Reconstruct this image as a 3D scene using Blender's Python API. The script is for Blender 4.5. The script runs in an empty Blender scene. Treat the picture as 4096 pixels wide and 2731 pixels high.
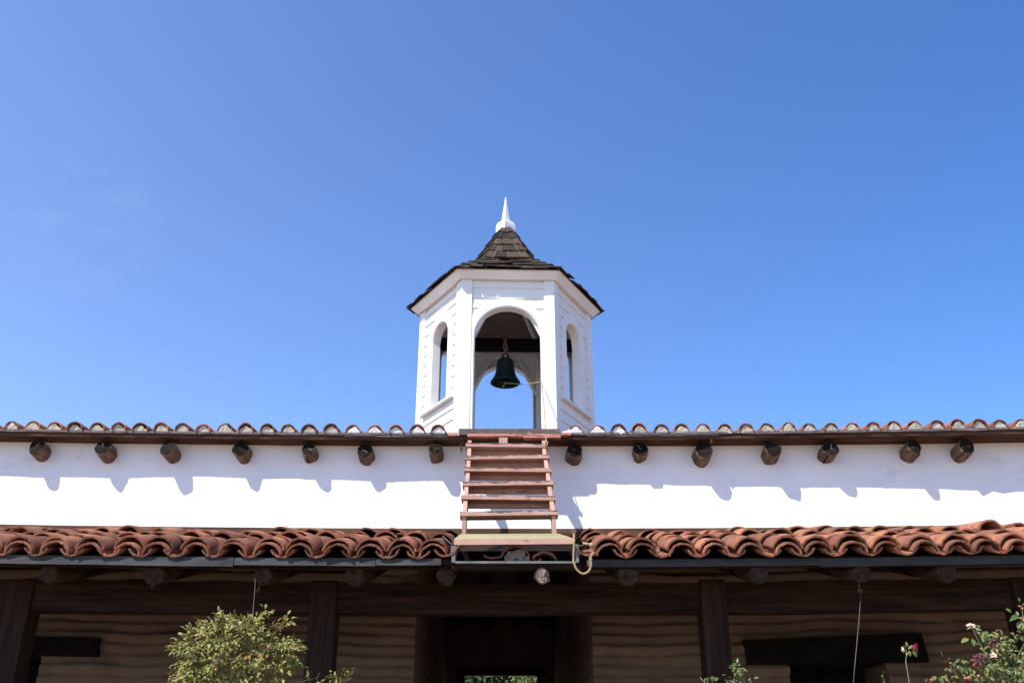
import bpy, math, random
from mathutils import Vector, Matrix, noise

random.seed(11)
R = math.radians
TAU = math.tau

# ------------------------------------------------------------------ camera, sky, sun, exposure
scene = bpy.context.scene
EYE = 1.6
TILT = 25.0
F = 3700.0                                  # focal length in photo pixels (photo is 4096 wide)
cam = bpy.data.cameras.new('camera')
cam_o = bpy.data.objects.new('camera', cam)
scene.collection.objects.link(cam_o)
cam.sensor_width = 36.0
cam.lens = F / 4096 * 36
cam.clip_end = 3000
cam_o.location = (0, 0, EYE)
cam_o.rotation_euler = (R(90 + TILT), 0, 0)
scene.camera = cam_o

LDIR = Vector((0.97, 1.0, -1.75)).normalized()          # the way sunlight travels
SUN_EL = math.asin(-LDIR.z)
SUN_AZ = math.atan2(-LDIR.x, -LDIR.y)
world = bpy.data.worlds.new('World')
scene.world = world
world.use_nodes = True
nt = world.node_tree
nt.nodes.clear()
wo = nt.nodes.new('ShaderNodeOutputWorld')
bg = nt.nodes.new('ShaderNodeBackground')
sky = nt.nodes.new('ShaderNodeTexSky')
sky.sky_type = 'NISHITA'
sky.sun_disc = False
sky.sun_elevation = SUN_EL
sky.sun_rotation = SUN_AZ % TAU
sky.altitude = 50
sky.air_density = 1.0
sky.dust_density = 0.25
sky.ozone_density = 4.5
hsv = nt.nodes.new('ShaderNodeHueSaturation')
hsv.inputs['Hue'].default_value = .509
# the sky is paler towards the sun side (-x) and deeper away from it
wtc = nt.nodes.new('ShaderNodeTexCoord')
wsx = nt.nodes.new('ShaderNodeSeparateXYZ')
nt.links.new(wtc.outputs['Generated'], wsx.inputs[0])
for sock, base, k in (('Saturation', 1.12, .16), ('Value', .98, -.12)):
    ma = nt.nodes.new('ShaderNodeMath'); ma.operation = 'MULTIPLY_ADD'
    ma.inputs[1].default_value = k; ma.inputs[2].default_value = base
    nt.links.new(wsx.outputs['X'], ma.inputs[0]); nt.links.new(ma.outputs[0], hsv.inputs[sock])
nt.links.new(sky.outputs[0], hsv.inputs['Color'])
# a faint wisp of cloud low on the left
def nd(t, **kw):
    n_ = nt.nodes.new(t)
    for k_, v_ in kw.items(): setattr(n_, k_, v_)
    return n_
wisp_dir = Vector((-.418, .769, .484)).normalized()
dt = nd('ShaderNodeVectorMath', operation='DOT_PRODUCT'); dt.inputs[1].default_value = wisp_dir
nt.links.new(wtc.outputs['Generated'], dt.inputs[0])
mr_ = nd('ShaderNodeMapRange'); mr_.inputs['From Min'].default_value = .9965; mr_.inputs['From Max'].default_value = .9998
nt.links.new(dt.outputs['Value'], mr_.inputs['Value'])
mpw = nd('ShaderNodeMapping'); mpw.inputs['Scale'].default_value = (7, 7, 22); mpw.inputs['Rotation'].default_value = (0, R(12), 0)
nt.links.new(wtc.outputs['Generated'], mpw.inputs[0])
nw = nd('ShaderNodeTexNoise'); nw.inputs['Scale'].default_value = 2.2; nw.inputs['Detail'].default_value = 9; nw.inputs['Roughness'].default_value = .6
nt.links.new(mpw.outputs[0], nw.inputs['Vector'])
mr2 = nd('ShaderNodeMapRange'); mr2.inputs['From Min'].default_value = .42; mr2.inputs['From Max'].default_value = .75; mr2.inputs['To Max'].default_value = .2
nt.links.new(nw.outputs['Fac'], mr2.inputs['Value'])
mm = nd('ShaderNodeMath', operation='MULTIPLY')
nt.links.new(mr_.outputs[0], mm.inputs[0]); nt.links.new(mr2.outputs[0], mm.inputs[1])
mxw = nd('ShaderNodeMix', data_type='RGBA'); mxw.inputs[7].default_value = (1.9, 2.5, 3.7, 1)
nt.links.new(mm.outputs[0], mxw.inputs['Factor']); nt.links.new(hsv.outputs[0], mxw.inputs[6])
nt.links.new(mxw.outputs[2], bg.inputs[0])
bg.inputs[1].default_value = 0.15
nt.links.new(bg.outputs[0], wo.inputs[0])

sl = bpy.data.lights.new('sun', 'SUN')
sl.energy = 4.2
sl.angle = R(0.53)
sl.color = (1.0, 0.95, 0.87)
so = bpy.data.objects.new('sun', sl)
scene.collection.objects.link(so)
so.location = (-8, -8, 14)
so.rotation_euler = LDIR.to_track_quat('-Z', 'Y').to_euler()

scene.view_settings.view_transform = 'Standard'
scene.view_settings.look = 'None'
scene.view_settings.exposure = 0.8
scene.view_settings.gamma = 1.0

# ------------------------------------------------------------------ helpers
COL = scene.collection
WLOC = {}
def at(px, py, d):
    """photo pixel on the upright plane at distance d -> point in the world"""
    e = R(TILT) + math.atan((1365.5 - py) / F)
    h = d * math.tan(e)
    zc = d * math.cos(R(TILT)) + h * math.sin(R(TILT))
    return Vector(((px - 2048) / F * zc, d, h + EYE))
def sag(x):
    return 0.05 * (x / 4.9) ** 2 + 0.002 * x           # the old roof lines dip in the middle
def n3(x, y, z, s=1.0):
    return noise.noise(Vector((x * s, y * s, z * s)))

class MB:
    def __init__(self):
        self.v, self.f, self.t, self.m = [], [], [], []
        self.smooth = []
        self.tone = 0.5
    def add(self, vs, fs, mi=0, smooth=False):
        b = len(self.v)
        self.v += [Vector(p) for p in vs]
        self.t += [self.tone] * len(vs)
        for f in fs:
            self.f.append(tuple(i + b for i in f)); self.m.append(mi); self.smooth.append(smooth)
    def box(self, c, s, rot=None, mi=0, jit=0.0):
        hx, hy, hz = s[0] / 2, s[1] / 2, s[2] / 2
        vs = []
        for z in (-hz, hz):
            for x, y in ((-hx, -hy), (hx, -hy), (hx, hy), (-hx, hy)):
                p = Vector((x + random.uniform(-jit, jit), y + random.uniform(-jit, jit), z + random.uniform(-jit, jit)))
                if rot: p = rot @ p
                vs.append(p + Vector(c))
        self.add(vs, [(3, 2, 1, 0), (4, 5, 6, 7), (0, 1, 5, 4), (1, 2, 6, 5), (2, 3, 7, 6), (3, 0, 4, 7)], mi)
    def bx(self, x0, x1, y0, y1, z0, z1, mi=0):
        self.box(((x0 + x1) / 2, (y0 + y1) / 2, (z0 + z1) / 2), (x1 - x0, y1 - y0, z1 - z0), mi=mi)
    def hexa(self, pts, mi=0):
        """8 points: bottom ring then top ring"""
        self.add(pts, [(3, 2, 1, 0), (4, 5, 6, 7), (0, 1, 5, 4), (1, 2, 6, 5), (2, 3, 7, 6), (3, 0, 4, 7)], mi)
    def tube(self, pts, r, n=8, cap=True, mi=0, smooth=True, lump=0.0, capmi=None):
        pts = [Vector(p) for p in pts]
        m = len(pts)
        rs = r if isinstance(r, (list, tuple)) else [r] * m
        up = None
        vs = []
        seed = random.random() * 50
        for i, p in enumerate(pts):
            d = (pts[min(i + 1, m - 1)] - pts[max(i - 1, 0)]).normalized()
            if up is None:
                up = d.cross(Vector((0.13, 0.2, 1))).normalized()
                if up.length < .1: up = Vector((1, 0, 0))
            up = (up - d * up.dot(d)).normalized()
            w = d.cross(up)
            for k in range(n):
                a = TAU * k / n
                rr = rs[i]
                if lump: rr *= 1 + lump * n3(math.cos(a) * 1.3, math.sin(a) * 1.3, seed + i * .25)
                vs.append(p + (up * math.cos(a) + w * math.sin(a)) * rr)
        fs = []
        for i in range(m - 1):
            for k in range(n):
                k2 = (k + 1) % n
                fs.append((i * n + k, i * n + k2, (i + 1) * n + k2, (i + 1) * n + k))
        self.add(vs, fs, mi, smooth)
        if cap:
            b = len(self.v) - len(vs)
            cm = mi if capmi is None else capmi
            self.f.append(tuple(b + k for k in range(n))[::-1]); self.m.append(cm); self.smooth.append(False)
            self.f.append(tuple(b + (m - 1) * n + k for k in range(n))); self.m.append(cm); self.smooth.append(False)
    def lathe(self, prof, c, n=32, mi=0, smooth=True):
        vs = []
        for (r, z) in prof:
            for k in range(n):
                a = TAU * k / n
                vs.append((c[0] + r * math.cos(a), c[1] + r * math.sin(a), c[2] + z))
        fs = []
        for i in range(len(prof) - 1):
            for k in range(n):
                k2 = (k + 1) % n
                fs.append((i * n + k, i * n + k2, (i + 1) * n + k2, (i + 1) * n + k))
        self.add(vs, fs, mi, smooth)
    def build(self, name, mats, parent=None, bow=False, bevel=0.0, origin=None):
        if bow:
            for p in self.v: p.z += sag(p.x)
        if origin is None:
            lo = Vector((min(p.x for p in self.v), min(p.y for p in self.v), min(p.z for p in self.v)))
            hi = Vector((max(p.x for p in self.v), max(p.y for p in self.v), max(p.z for p in self.v)))
            origin = (lo + hi) / 2
            if parent is None: origin.z = lo.z
        origin = Vector(origin)
        me = bpy.data.meshes.new(name)
        me.from_pydata([tuple(p - origin) for p in self.v], [], self.f)
        if not isinstance(mats, (list, tuple)): mats = [mats]
        for m in mats: me.materials.append(m)
        me.polygons.foreach_set('material_index', self.m)
        me.polygons.foreach_set('use_smooth', self.smooth)
        at_ = me.attributes.new('tone', 'FLOAT', 'POINT')
        at_.data.foreach_set('value', self.t)
        me.update()
        o = bpy.data.objects.new(name, me)
        COL.objects.link(o)
        if parent is not None:
            o.parent = parent
            o.location = origin - WLOC[parent]
        else:
            o.location = origin
        WLOC[o] = origin
        if bevel:
            b = o.modifiers.new('bevel', 'BEVEL')
            b.width = bevel; b.segments = 2; b.limit_method = 'ANGLE'; b.angle_limit = R(40)
        return o

def tag(o, label=None, cat=None, group=None, kind=None):
    if label: o['label'] = label
    if cat: o['category'] = cat
    if group: o['group'] = group
    if kind: o['kind'] = kind
    return o
def thing(name, loc, label, cat, group=None):
    o = bpy.data.objects.new(name, None)
    o.empty_display_size = .2
    COL.objects.link(o)
    o.location = loc
    WLOC[o] = Vector(loc)
    return tag(o, label, cat, group)

# ------------------------------------------------------------------ materials
def mat(name, c1, c2, scale=4.0, stretch=(1, 1, 1), rough=.8, bump=.3, bscale=40.0, bdist=.01, tone=0.0,
        spots=None, sscale=8.0, sth=(.56, .62), sstretch=(1, 1, 1), metal=0.0, spec=.3, ramp=None, contrast=(.32, .68), trans=0.0):
    m = bpy.data.materials.new(name)
    m.use_nodes = True
    t = m.node_tree
    N, L = t.nodes, t.links
    b = N['Principled BSDF']
    b.inputs['Roughness'].default_value = rough
    b.inputs['Metallic'].default_value = metal
    b.inputs['Specular IOR Level'].default_value = spec
    tc = N.new('ShaderNodeTexCoord')
    oi = N.new('ShaderNodeObjectInfo')
    off = N.new('ShaderNodeVectorMath'); off.operation = 'SCALE'
    off.inputs[0].default_value = (17.3, 9.1, 23.7)
    L.new(oi.outputs['Random'], off.inputs['Scale'])
    addv = N.new('ShaderNodeVectorMath'); addv.operation = 'ADD'
    L.new(tc.outputs['Object'], addv.inputs[0]); L.new(off.outputs[0], addv.inputs[1])
    mp = N.new('ShaderNodeMapping')
    mp.inputs['Scale'].default_value = stretch
    L.new(addv.outputs[0], mp.inputs[0])
    nz = N.new('ShaderNodeTexNoise')
    nz.inputs['Scale'].default_value = scale
    nz.inputs['Detail'].default_value = 8
    nz.inputs['Roughness'].default_value = .62
    L.new(mp.outputs[0], nz.inputs['Vector'])
    cr = N.new('ShaderNodeValToRGB')
    cr.color_ramp.elements[0].position = contrast[0]; cr.color_ramp.elements[0].color = (*c1, 1)
    cr.color_ramp.elements[1].position = contrast[1]; cr.color_ramp.elements[1].color = (*c2, 1)
    L.new(nz.outputs['Fac'], cr.inputs[0])
    out = cr.outputs[0]
    at_ = None
    if tone or ramp:
        at_ = N.new('ShaderNodeAttribute'); at_.attribute_name = 'tone'
    if ramp:
        rp = N.new('ShaderNodeValToRGB')
        el = rp.color_ramp.elements
        while len(el) > 1: el.remove(el[0])
        el[0].position = ramp[0][0]; el[0].color = (*ramp[0][1], 1)
        for p, c in ramp[1:]:
            e = el.new(p); e.color = (*c, 1)
        L.new(at_.outputs['Fac'], rp.inputs[0])
        mx = N.new('ShaderNodeMix'); mx.data_type = 'RGBA'; mx.blend_type = 'MULTIPLY'
        mx.inputs['Factor'].default_value = 1
        L.new(rp.outputs[0], mx.inputs[6]); L.new(out, mx.inputs[7])
        out = mx.outputs[2]
    if tone:
        mr = N.new('ShaderNodeMapRange')
        mr.inputs['To Min'].default_value = 1 - tone; mr.inputs['To Max'].default_value = 1 + tone
        L.new(at_.outputs['Fac'], mr.inputs['Value'])
        vm = N.new('ShaderNodeVectorMath'); vm.operation = 'SCALE'
        L.new(out, vm.inputs[0]); L.new(mr.outputs[0], vm.inputs['Scale'])
        out = vm.outputs[0]
    if spots:
        mp2 = N.new('ShaderNodeMapping'); mp2.inputs['Scale'].default_value = sstretch
        L.new(addv.outputs[0], mp2.inputs[0])
        n2 = N.new('ShaderNodeTexNoise'); n2.inputs['Scale'].default_value = sscale
        n2.inputs['Detail'].default_value = 10; n2.inputs['Roughness'].default_value = .7
        L.new(mp2.outputs[0], n2.inputs['Vector'])
        r2 = N.new('ShaderNodeMapRange'); r2.inputs['From Min'].default_value = sth[0]; r2.inputs['From Max'].default_value = sth[1]
        L.new(n2.outputs['Fac'], r2.inputs['Value'])
        m2 = N.new('ShaderNodeMix'); m2.data_type = 'RGBA'
        L.new(r2.outputs[0], m2.inputs['Factor']); L.new(out, m2.inputs[6]); m2.inputs[7].default_value = (*spots, 1)
        out = m2.outputs[2]
    L.new(out, b.inputs['Base Color'])
    if bump:
        nb = N.new('ShaderNodeTexNoise'); nb.inputs['Scale'].default_value = bscale
        nb.inputs['Detail'].default_value = 6
        L.new(mp.outputs[0], nb.inputs['Vector'])
        bp = N.new('ShaderNodeBump'); bp.inputs['Strength'].default_value = bump; bp.inputs['Distance'].default_value = bdist
        L.new(nb.outputs['Fac'], bp.inputs['Height'])
        L.new(bp.outputs[0], b.inputs['Normal'])
    if trans:
        tr = N.new('ShaderNodeBsdfTranslucent')
        L.new(out, tr.inputs['Color'])
        ms = N.new('ShaderNodeMixShader'); ms.inputs[0].default_value = trans
        L.new(b.outputs[0], ms.inputs[1]); L.new(tr.outputs[0], ms.inputs[2])
        L.new(ms.outputs[0], N['Material Output'].inputs[0])
    return m

M = {}
M['plaster'] = mat('white plaster', (.78, .77, .76), (.86, .85, .84), 1.6, rough=.9, bump=.25, bscale=14, bdist=.012,
                   spots=(.55, .54, .52), sscale=3.0, sth=(.57, .84), sstretch=(.7, 1, 1))
M['white'] = mat('white paint', (.76, .745, .715), (.83, .815, .785), 5, rough=.55, bump=.15, bscale=60, bdist=.004,
                 spots=(.55, .52, .48), sscale=9, sth=(.64, .80))
M['finial'] = mat('flaking white paint', (.74, .73, .71), (.82, .81, .79), 9, rough=.7, bump=.2, bscale=22, bdist=.006,
                  spots=(.22, .19, .17), sscale=30, sth=(.64, .70), sstretch=(1, 1, .5))
M['tile'] = mat('fired clay tile', (.205, .072, .038), (.325, .130, .072), 9, rough=.85, bump=.35, bscale=55, bdist=.006, tone=.42,
                spots=(.105, .062, .047), sscale=10, sth=(.50, .70))
M['moss'] = mat('mossy clay tile', (.22, .085, .045), (.33, .135, .078), 9, rough=.9, bump=.4, tone=.2, spots=(.19, .175, .045), sscale=16, sth=(.53, .60))
M['mortar'] = mat('cracked lime mortar', (.36, .32, .25), (.50, .46, .38), 12, rough=.95, bump=.8, bscale=38, bdist=.012,
                  spots=(.24, .21, .18), sscale=26, sth=(.64, .69), tone=.22)
M['lump'] = mat('dirty crumbling mortar', (.12, .095, .07), (.27, .22, .17), 16, rough=.95, bump=1, bscale=30, bdist=.02, spots=(.05, .04, .03), sscale=20, sth=(.56, .62))
M['tar'] = mat('tarred felt', (.09, .07, .07), (.19, .155, .155), 14, rough=.9, bump=.6, bscale=90, bdist=.006)
M['tarpink'] = mat('tarred felt over pink paint', (.05, .038, .036), (.10, .075, .07), 14, rough=.9, bump=.6, bscale=70, bdist=.006,
                   spots=(.36, .15, .105), sscale=12, sth=(.56, .62), sstretch=(.7, 1, 3))
M['salmon'] = mat('salmon painted board', (.36, .15, .105), (.48, .20, .15), 8, rough=.8, bump=.4, bscale=40,
                  spots=(.09, .055, .045), sscale=11, sth=(.52, .60), sstretch=(.5, 1, 3))
M['pink'] = mat('peeling pink paint', (.355, .20, .15), (.455, .275, .215), 6, rough=.75, bump=.35, bscale=40, bdist=.005,
                spots=(.16, .11, .085), sscale=13, sth=(.63, .66), sstretch=(.45, 1, 1.6))
M['treadtop'] = mat('weathered pink tread', (.355, .20, .15), (.455, .275, .215), 6, rough=.8, bump=.4, bscale=40,
                    spots=(.15, .115, .09), sscale=10, sth=(.61, .64), sstretch=(.45, 1, 2.2))
M['bare'] = mat('bare weathered wood', (.06, .045, .035), (.17, .135, .105), 20, stretch=(.4, 1, 1), rough=.9, bump=.4)
M['plank'] = mat('mossy bleached plank', (.22, .20, .09), (.40, .345, .20), 3, stretch=(.5, 12, 4), rough=.9, bump=.5, bscale=30)
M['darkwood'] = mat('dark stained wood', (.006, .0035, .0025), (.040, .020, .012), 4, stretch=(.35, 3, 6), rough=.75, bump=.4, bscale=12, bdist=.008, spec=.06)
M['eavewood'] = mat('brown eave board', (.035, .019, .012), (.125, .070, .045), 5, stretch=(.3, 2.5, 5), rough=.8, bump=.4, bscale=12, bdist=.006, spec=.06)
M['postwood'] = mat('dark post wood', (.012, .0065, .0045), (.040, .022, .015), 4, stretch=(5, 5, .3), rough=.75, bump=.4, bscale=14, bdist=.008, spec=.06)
M['log'] = mat('weathered log', (.055, .032, .02), (.24, .155, .095), 6, stretch=(5, .8, 5), rough=.85, bump=.6, bscale=14, bdist=.012,
               spots=(.03, .02, .014), sscale=6, sth=(.55, .68), sstretch=(6, .7, 6))
M['logend'] = mat('black end grain', (.005, .004, .0035), (.020, .014, .011), 16, rough=.7, bump=.8, bscale=40, bdist=.01,
                  spots=(.30, .24, .19), sscale=13, sth=(.74, .78), spec=.06)  # log ends much darker than the log sides
M['rafter'] = mat('dark peeled log', (.016, .010, .007), (.055, .036, .026), 6, stretch=(4, .8, 4), rough=.85, bump=.5, bscale=18, bdist=.01, spec=.06)
M['paleend'] = mat('split pale log end', (.13, .09, .065), (.27, .205, .155), 14, rough=.9, bump=.9, bscale=30, bdist=.02, spots=(.08, .05, .04), sscale=16, sth=(.58, .64))
M['adobe'] = mat('adobe plaster', (.098, .065, .046), (.145, .099, .070), 3, rough=.95, bump=.5, bscale=16, bdist=.015, spots=(.085, .055, .037), sscale=3, sth=(.58, .75), sstretch=(.5, 1, 2), spec=.06)
M['metal'] = mat('painted sheet metal', (.030, .030, .031), (.062, .062, .063), 6, stretch=(.6, 2, 2), rough=.8, bump=.25, bscale=10, bdist=.012, spec=.1, spots=(.02, .018, .016), sscale=14, sth=(.66, .72))
M['zinc'] = mat('dull galvanised sheet', (.10, .10, .09), (.21, .21, .19), 9, rough=.5, bump=.2, bscale=20, metal=.4, spots=(.20, .19, .12), sscale=10, sth=(.58, .68))
M['black'] = mat('black wood and dark fill', (.004, .0035, .003), (.010, .008, .007), 8, rough=.9, bump=.4, spec=.06)  # black lintels and bell beam; also panels coloured as unlit depth
M['shingle'] = mat('weathered shingle', (.019, .013, .0095), (.080, .053, .037), 5, stretch=(9, 9, .8), rough=.85, bump=.5, bscale=16, bdist=.006, tone=.65)
M['copper'] = mat('flashing', (.36, .24, .17), (.5, .36, .27), 8, rough=.5, bump=.1, metal=.3)
M['inner'] = mat('bare inner boards', (.16, .115, .09), (.26, .20, .165), 5, stretch=(.5, 3, 3), rough=.85, bump=.3)
M['bell'] = mat('green black bronze', (.009, .019, .018), (.024, .044, .041), 9, rough=.5, bump=.2, bscale=30, bdist=.004, metal=.55, spots=(.035, .055, .05), sscale=20, sth=(.62, .72))
M['rope'] = mat('hemp rope', (.27, .18, .09), (.44, .32, .18), 60, rough=.9, bump=.4, bscale=160, bdist=.003)
M['wire'] = mat('thin rusty wire', (.16, .12, .10), (.28, .22, .19), 30, rough=.6, bump=0, metal=.4)
M['pipe'] = mat('brown painted pipe', (.12, .07, .055), (.2, .12, .095), 10, rough=.6, bump=.2)
M['ground'] = mat('packed earth', (.22, .172, .128), (.30, .238, .182), .9, rough=.95, bump=.5, bscale=20)
ROSE = [(0, (.028, .045, .012)), (.35, (.15, .16, .035)), (.72, (.30, .285, .08)), (.88, (.36, .26, .06)), (.95, (.32, .15, .06)), (1, (.26, .08, .05))]
M['roseleaf'] = mat('rose leaf', (.8, .8, .8), (1.1, 1.1, 1.05), 30, rough=.5, bump=0, ramp=ROSE, trans=.18, spec=.4)
GREEN = [(0, (.025, .045, .012)), (.4, (.075, .12, .028)), (.75, (.15, .19, .05)), (.9, (.26, .24, .05)), (1, (.16, .05, .04))]
M['greenleaf'] = mat('green rose leaf', (.8, .8, .8), (1.1, 1.1, 1.05), 30, rough=.45, bump=0, ramp=GREEN, trans=.18, spec=.4)
M['treeleaf'] = mat('tree leaf', (.8, .8, .8), (1.1, 1.1, 1.05), 3, rough=.6, bump=0, ramp=[(0, (.035, .055, .02)), (.5, (.09, .13, .04)), (1, (.20, .21, .07))], trans=.2)
M['cane'] = mat('rose cane', (.10, .105, .05), (.20, .19, .11), 30, rough=.7, bump=.3)
M['bark'] = mat('bark', (.06, .045, .032), (.14, .11, .08), 9, stretch=(2, 2, .5), rough=.9, bump=.7, bscale=12, bdist=.02)
M['petalred'] = mat('crimson petal', (.40, .012, .05), (.55, .03, .09), 20, rough=.5, bump=0, trans=.25)
M['petalpale'] = mat('pale petal', (.75, .50, .40), (.82, .70, .62), 20, rough=.5, bump=0, trans=.25)
M['stamen'] = mat('yellow stamen', (.65, .38, .05), (.75, .48, .08), 30, rough=.7, bump=0)
M['hip'] = mat('orange hip', (.26, .075, .04), (.36, .13, .07), 20, rough=.4, bump=0)
M['brownbloom'] = mat('dried bloom', (.16, .07, .05), (.32, .16, .12), 30, rough=.8, bump=.2)
M['wither'] = mat('withered petal', (.11, .028, .038), (.22, .085, .085), 30, rough=.7, bump=.2, trans=.15)

# ------------------------------------------------------------------ ground
g = MB()
S = 900
n = 24
for i in range(n):
    for j in range(n):
        pass
g.add([(-S, -S, 0), (S, -S, 0), (S, S, 0), (-S, S, 0)], [(0, 1, 2, 3)])
tag(g.build('ground', M['ground']), kind='structure')

# ------------------------------------------------------------------ generic slab with holes
def lines(a, b, step, extra=()):
    k = max(1, round((b - a) / step))
    xs = [a + (b - a) * i / k for i in range(k + 1)]
    for e in extra:
        if a < e < b:
            j = min(range(len(xs)), key=lambda q: abs(xs[q] - e))
            if j in (0, len(xs) - 1): xs.insert(1 if j == 0 else len(xs) - 1, e)
            else: xs[j] = e
    return sorted(xs)
def slab(mb, xs, zs, front, thick, holes=(), zfun=None, mi=0):
    nx, nz = len(xs), len(zs)
    def kept(i, j):
        if not (0 <= i < nx - 1 and 0 <= j < nz - 1): return False
        cx, cz = (xs[i] + xs[i + 1]) / 2, (zs[j] + zs[j + 1]) / 2
        return not any(h[0] < cx < h[1] and h[2] < cz < h[3] for h in holes)
    vs = []
    for j in range(nz):
        for i in range(nx):
            z = zs[j] if zfun is None else zfun(xs[i], zs[j])
            vs.append((xs[i], front(xs[i], z), z))
    for j in range(nz):
        for i in range(nx):
            z = zs[j] if zfun is None else zfun(xs[i], zs[j])
            vs.append((xs[i], thick(xs[i]), z))
    o = nx * nz
    fs = []
    sides_ = []
    for j in range(nz - 1):
        for i in range(nx - 1):
            if not kept(i, j): continue
            a, b, c, d = j * nx + i, j * nx + i + 1, (j + 1) * nx + i + 1, (j + 1) * nx + i
            fs.append((a, b, c, d)); sides_.append((d + o, c + o, b + o, a + o))
            if not kept(i - 1, j): sides_.append((d, d + o, a + o, a))
            if not kept(i + 1, j): sides_.append((b, b + o, c + o, c))
            if not kept(i, j - 1): sides_.append((a, a + o, b + o, b))
            if not kept(i, j + 1): sides_.append((c, c + o, d + o, d))
    mb.add(vs[:o], fs, mi, True)
    for f in sides_: mb.add([vs[q] for q in f], [(0, 1, 2, 3)], mi, False)

# ------------------------------------------------------------------ clay tiles
def barrel(mb, p, axis, up, L, r0, r1, th=.014, arc=R(166), n=9, flip=False, rough=.003, smooth=True):
    """half-round clay tile: front end centre p, running along axis; r0 front radius, r1 back radius"""
    axis = Vector(axis).normalized()
    side = axis.cross(Vector(up)).normalized()
    upv = side.cross(axis).normalized()
    if flip: upv = -upv; side = -side
    vs = []
    sd = random.random() * 99
    for e, (rr, s) in enumerate(((r0, 0), (r0 + (r1 - r0) * .5, L * .5), (r1, L))):
        for lay in (0, th):
            for k in range(n + 1):
                a = math.pi / 2 - arc / 2 + arc * k / n
                q = rr - lay
                j = rough * n3(k * .7, sd, e * 3.1) * 2
                vs.append(Vector(p) + axis * (s + (rough * 1.6 * n3(k * .9, sd + 7, e) if e == 0 else 0)) + side * math.cos(a) * (q + j) + upv * math.sin(a) * (q + j))
    w = n + 1
    fs = []
    for e in range(2):
        o0, i0, o1, i1 = e * 2 * w, e * 2 * w + w, (e + 1) * 2 * w, (e + 1) * 2 * w + w
        for k in range(n):
            fs.append((o0 + k, o0 + k + 1, o1 + k + 1, o1 + k))
            fs.append((i0 + k + 1, i0 + k, i1 + k, i1 + k + 1))
        fs.append((o0, o1, i1, i0)); fs.append((o0 + n, i0 + n, i1 + n, o1 + n))
    ends = []
    for k in range(n):
        ends.append((k + 1, k, w + k, w + k + 1))
        b = 4 * w
        ends.append((b + k, b + k + 1, b + w + k + 1, b + w + k))
    mi = getattr(mb, 'mi', 0)
    mb.add(vs, fs, mi, smooth)
    base = len(mb.v) - len(vs)
    for f in ends:
        mb.f.append(tuple(i + base for i in f)); mb.m.append(mi); mb.smooth.append(False)

# ================================================================== HOUSE
YE = 8.505                                   # upper eave edge
def yw(x): return 8.715 + (x + 4.9) * .0085 - .034 * (1 - min(1.4, (x / 4.9) ** 2))
XL, XR = -6.6, 6.6
H = lambda h: h + EYE
house = thing('adobe_house', (0, 9.5, 0), 'long whitewashed adobe house with clay tiled eaves and bare adobe ground floor wall', 'house')

# white upper wall
w = MB()
def wfront(x, z):
    return yw(x) + .010 * n3(x, z, 3, 1.1) + .006 * n3(x, z, 9, 3.2)
def wz(x, z):
    if z < H(2.12):
        st = -.0 if x < -3.2 else (-.012 if x < -1.3 else (.004 if x < .2 else (-.004 if x < 2.2 else -.014)))
        return z + st + .003 * n3(x, 0, 5, 2)
    return z
slab(w, lines(XL, XR, .09), lines(H(2.10), H(2.99), .06), wfront, lambda x: yw(x) + .5, zfun=wz)
w.build('upper_wall', M['plaster'], house, bow=True)

# bare adobe wall below, with passage and two doors
DL = (-5.15, -4.235, 0.0, H(.96))
DR = (2.49, 3.375, 0.0, H(.93))
PA = (-.88, .729, 0.0, H(1.98))
LIN_L = (-5.35, -3.716, H(.925), H(1.085))
a = MB()
CH = .0915
def afront(x, z):
    zz = z + .030 * n3(x, z * .4, 1, .9) + .020 * n3(x, z * .6, 4, 2.6) + .006 * n3(x, z, 9, 9)
    k = math.floor(zz / CH)
    fr = zz / CH - k
    bul = 1 - abs(2 * fr - 1) ** 5
    amp = .5 + .9 * max(0, .5 + n3(x * .8 + k * 5.1, k * 3.7, 2, 1.0))
    y = yw(x) + .055 - .030 * bul * amp - .022 * fr * amp
    y -= .022 * n3(x, z, k * 1.3, 2.0) + .012 * n3(x, z, 8, 6.0)
    return y
slab(a, lines(XL, XR, .05, (DL[0], DL[1], DR[0], DR[1], PA[0], PA[1])), lines(0, H(2.06), .0155, (DL[3], DR[3], PA[3])),
     afront, lambda x: yw(x) + .62, holes=(DL, DR, PA))
a.build('adobe_wall', M['adobe'], house, bow=True)

# passage through the house
YF = 15.0
p = MB()
def side_wall(mb, x, sgn):
    ys = lines(yw(x) + .5, YF, .07)
    zs = lines(0, H(2.15), .022)
    vs, fs = [], []
    for z in zs:
        for y in ys:
            zz = z + .02 * n3(y, z, 6, 1.2)
            k = math.floor(zz / CH); fr = zz / CH - k
            vs.append((x - .0175 * (y - 9) - sgn * (.020 * (1 - abs(2 * fr - 1) ** 5) + .012 * n3(y, z, k, 2) - .02), y, z))
    q = len(ys)
    for j in range(len(zs) - 1):
        for i in range(q - 1):
            f = (j * q + i, j * q + i + 1, (j + 1) * q + i + 1, (j + 1) * q + i)
            fs.append(f if sgn < 0 else f[::-1])
    mb.add(vs, fs, 0, True)
side_wall(p, -.88, -1); side_wall(p, .729, 1)
p.build('passage_wall', M['adobe'], house)
p = MB()
FD = (-.775, .435)                         # far doorway
p.bx(-1.5, FD[0], YF, YF + .5, 0, H(2.2)); p.bx(FD[1], 1.4, YF, YF + .5, 0, H(2.2)); p.bx(FD[0], FD[1], YF + .002, YF + .498, H(1.40), H(2.2))
p.build('far_wall', M['adobe'], house)
p = MB()
for x0, x1 in ((FD[0], FD[0] + .05), (FD[1] - .05, FD[1])):
    p.bx(x0 + .001, x1 - .001, YF - .03, YF + .1, 0, H(1.36))
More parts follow.
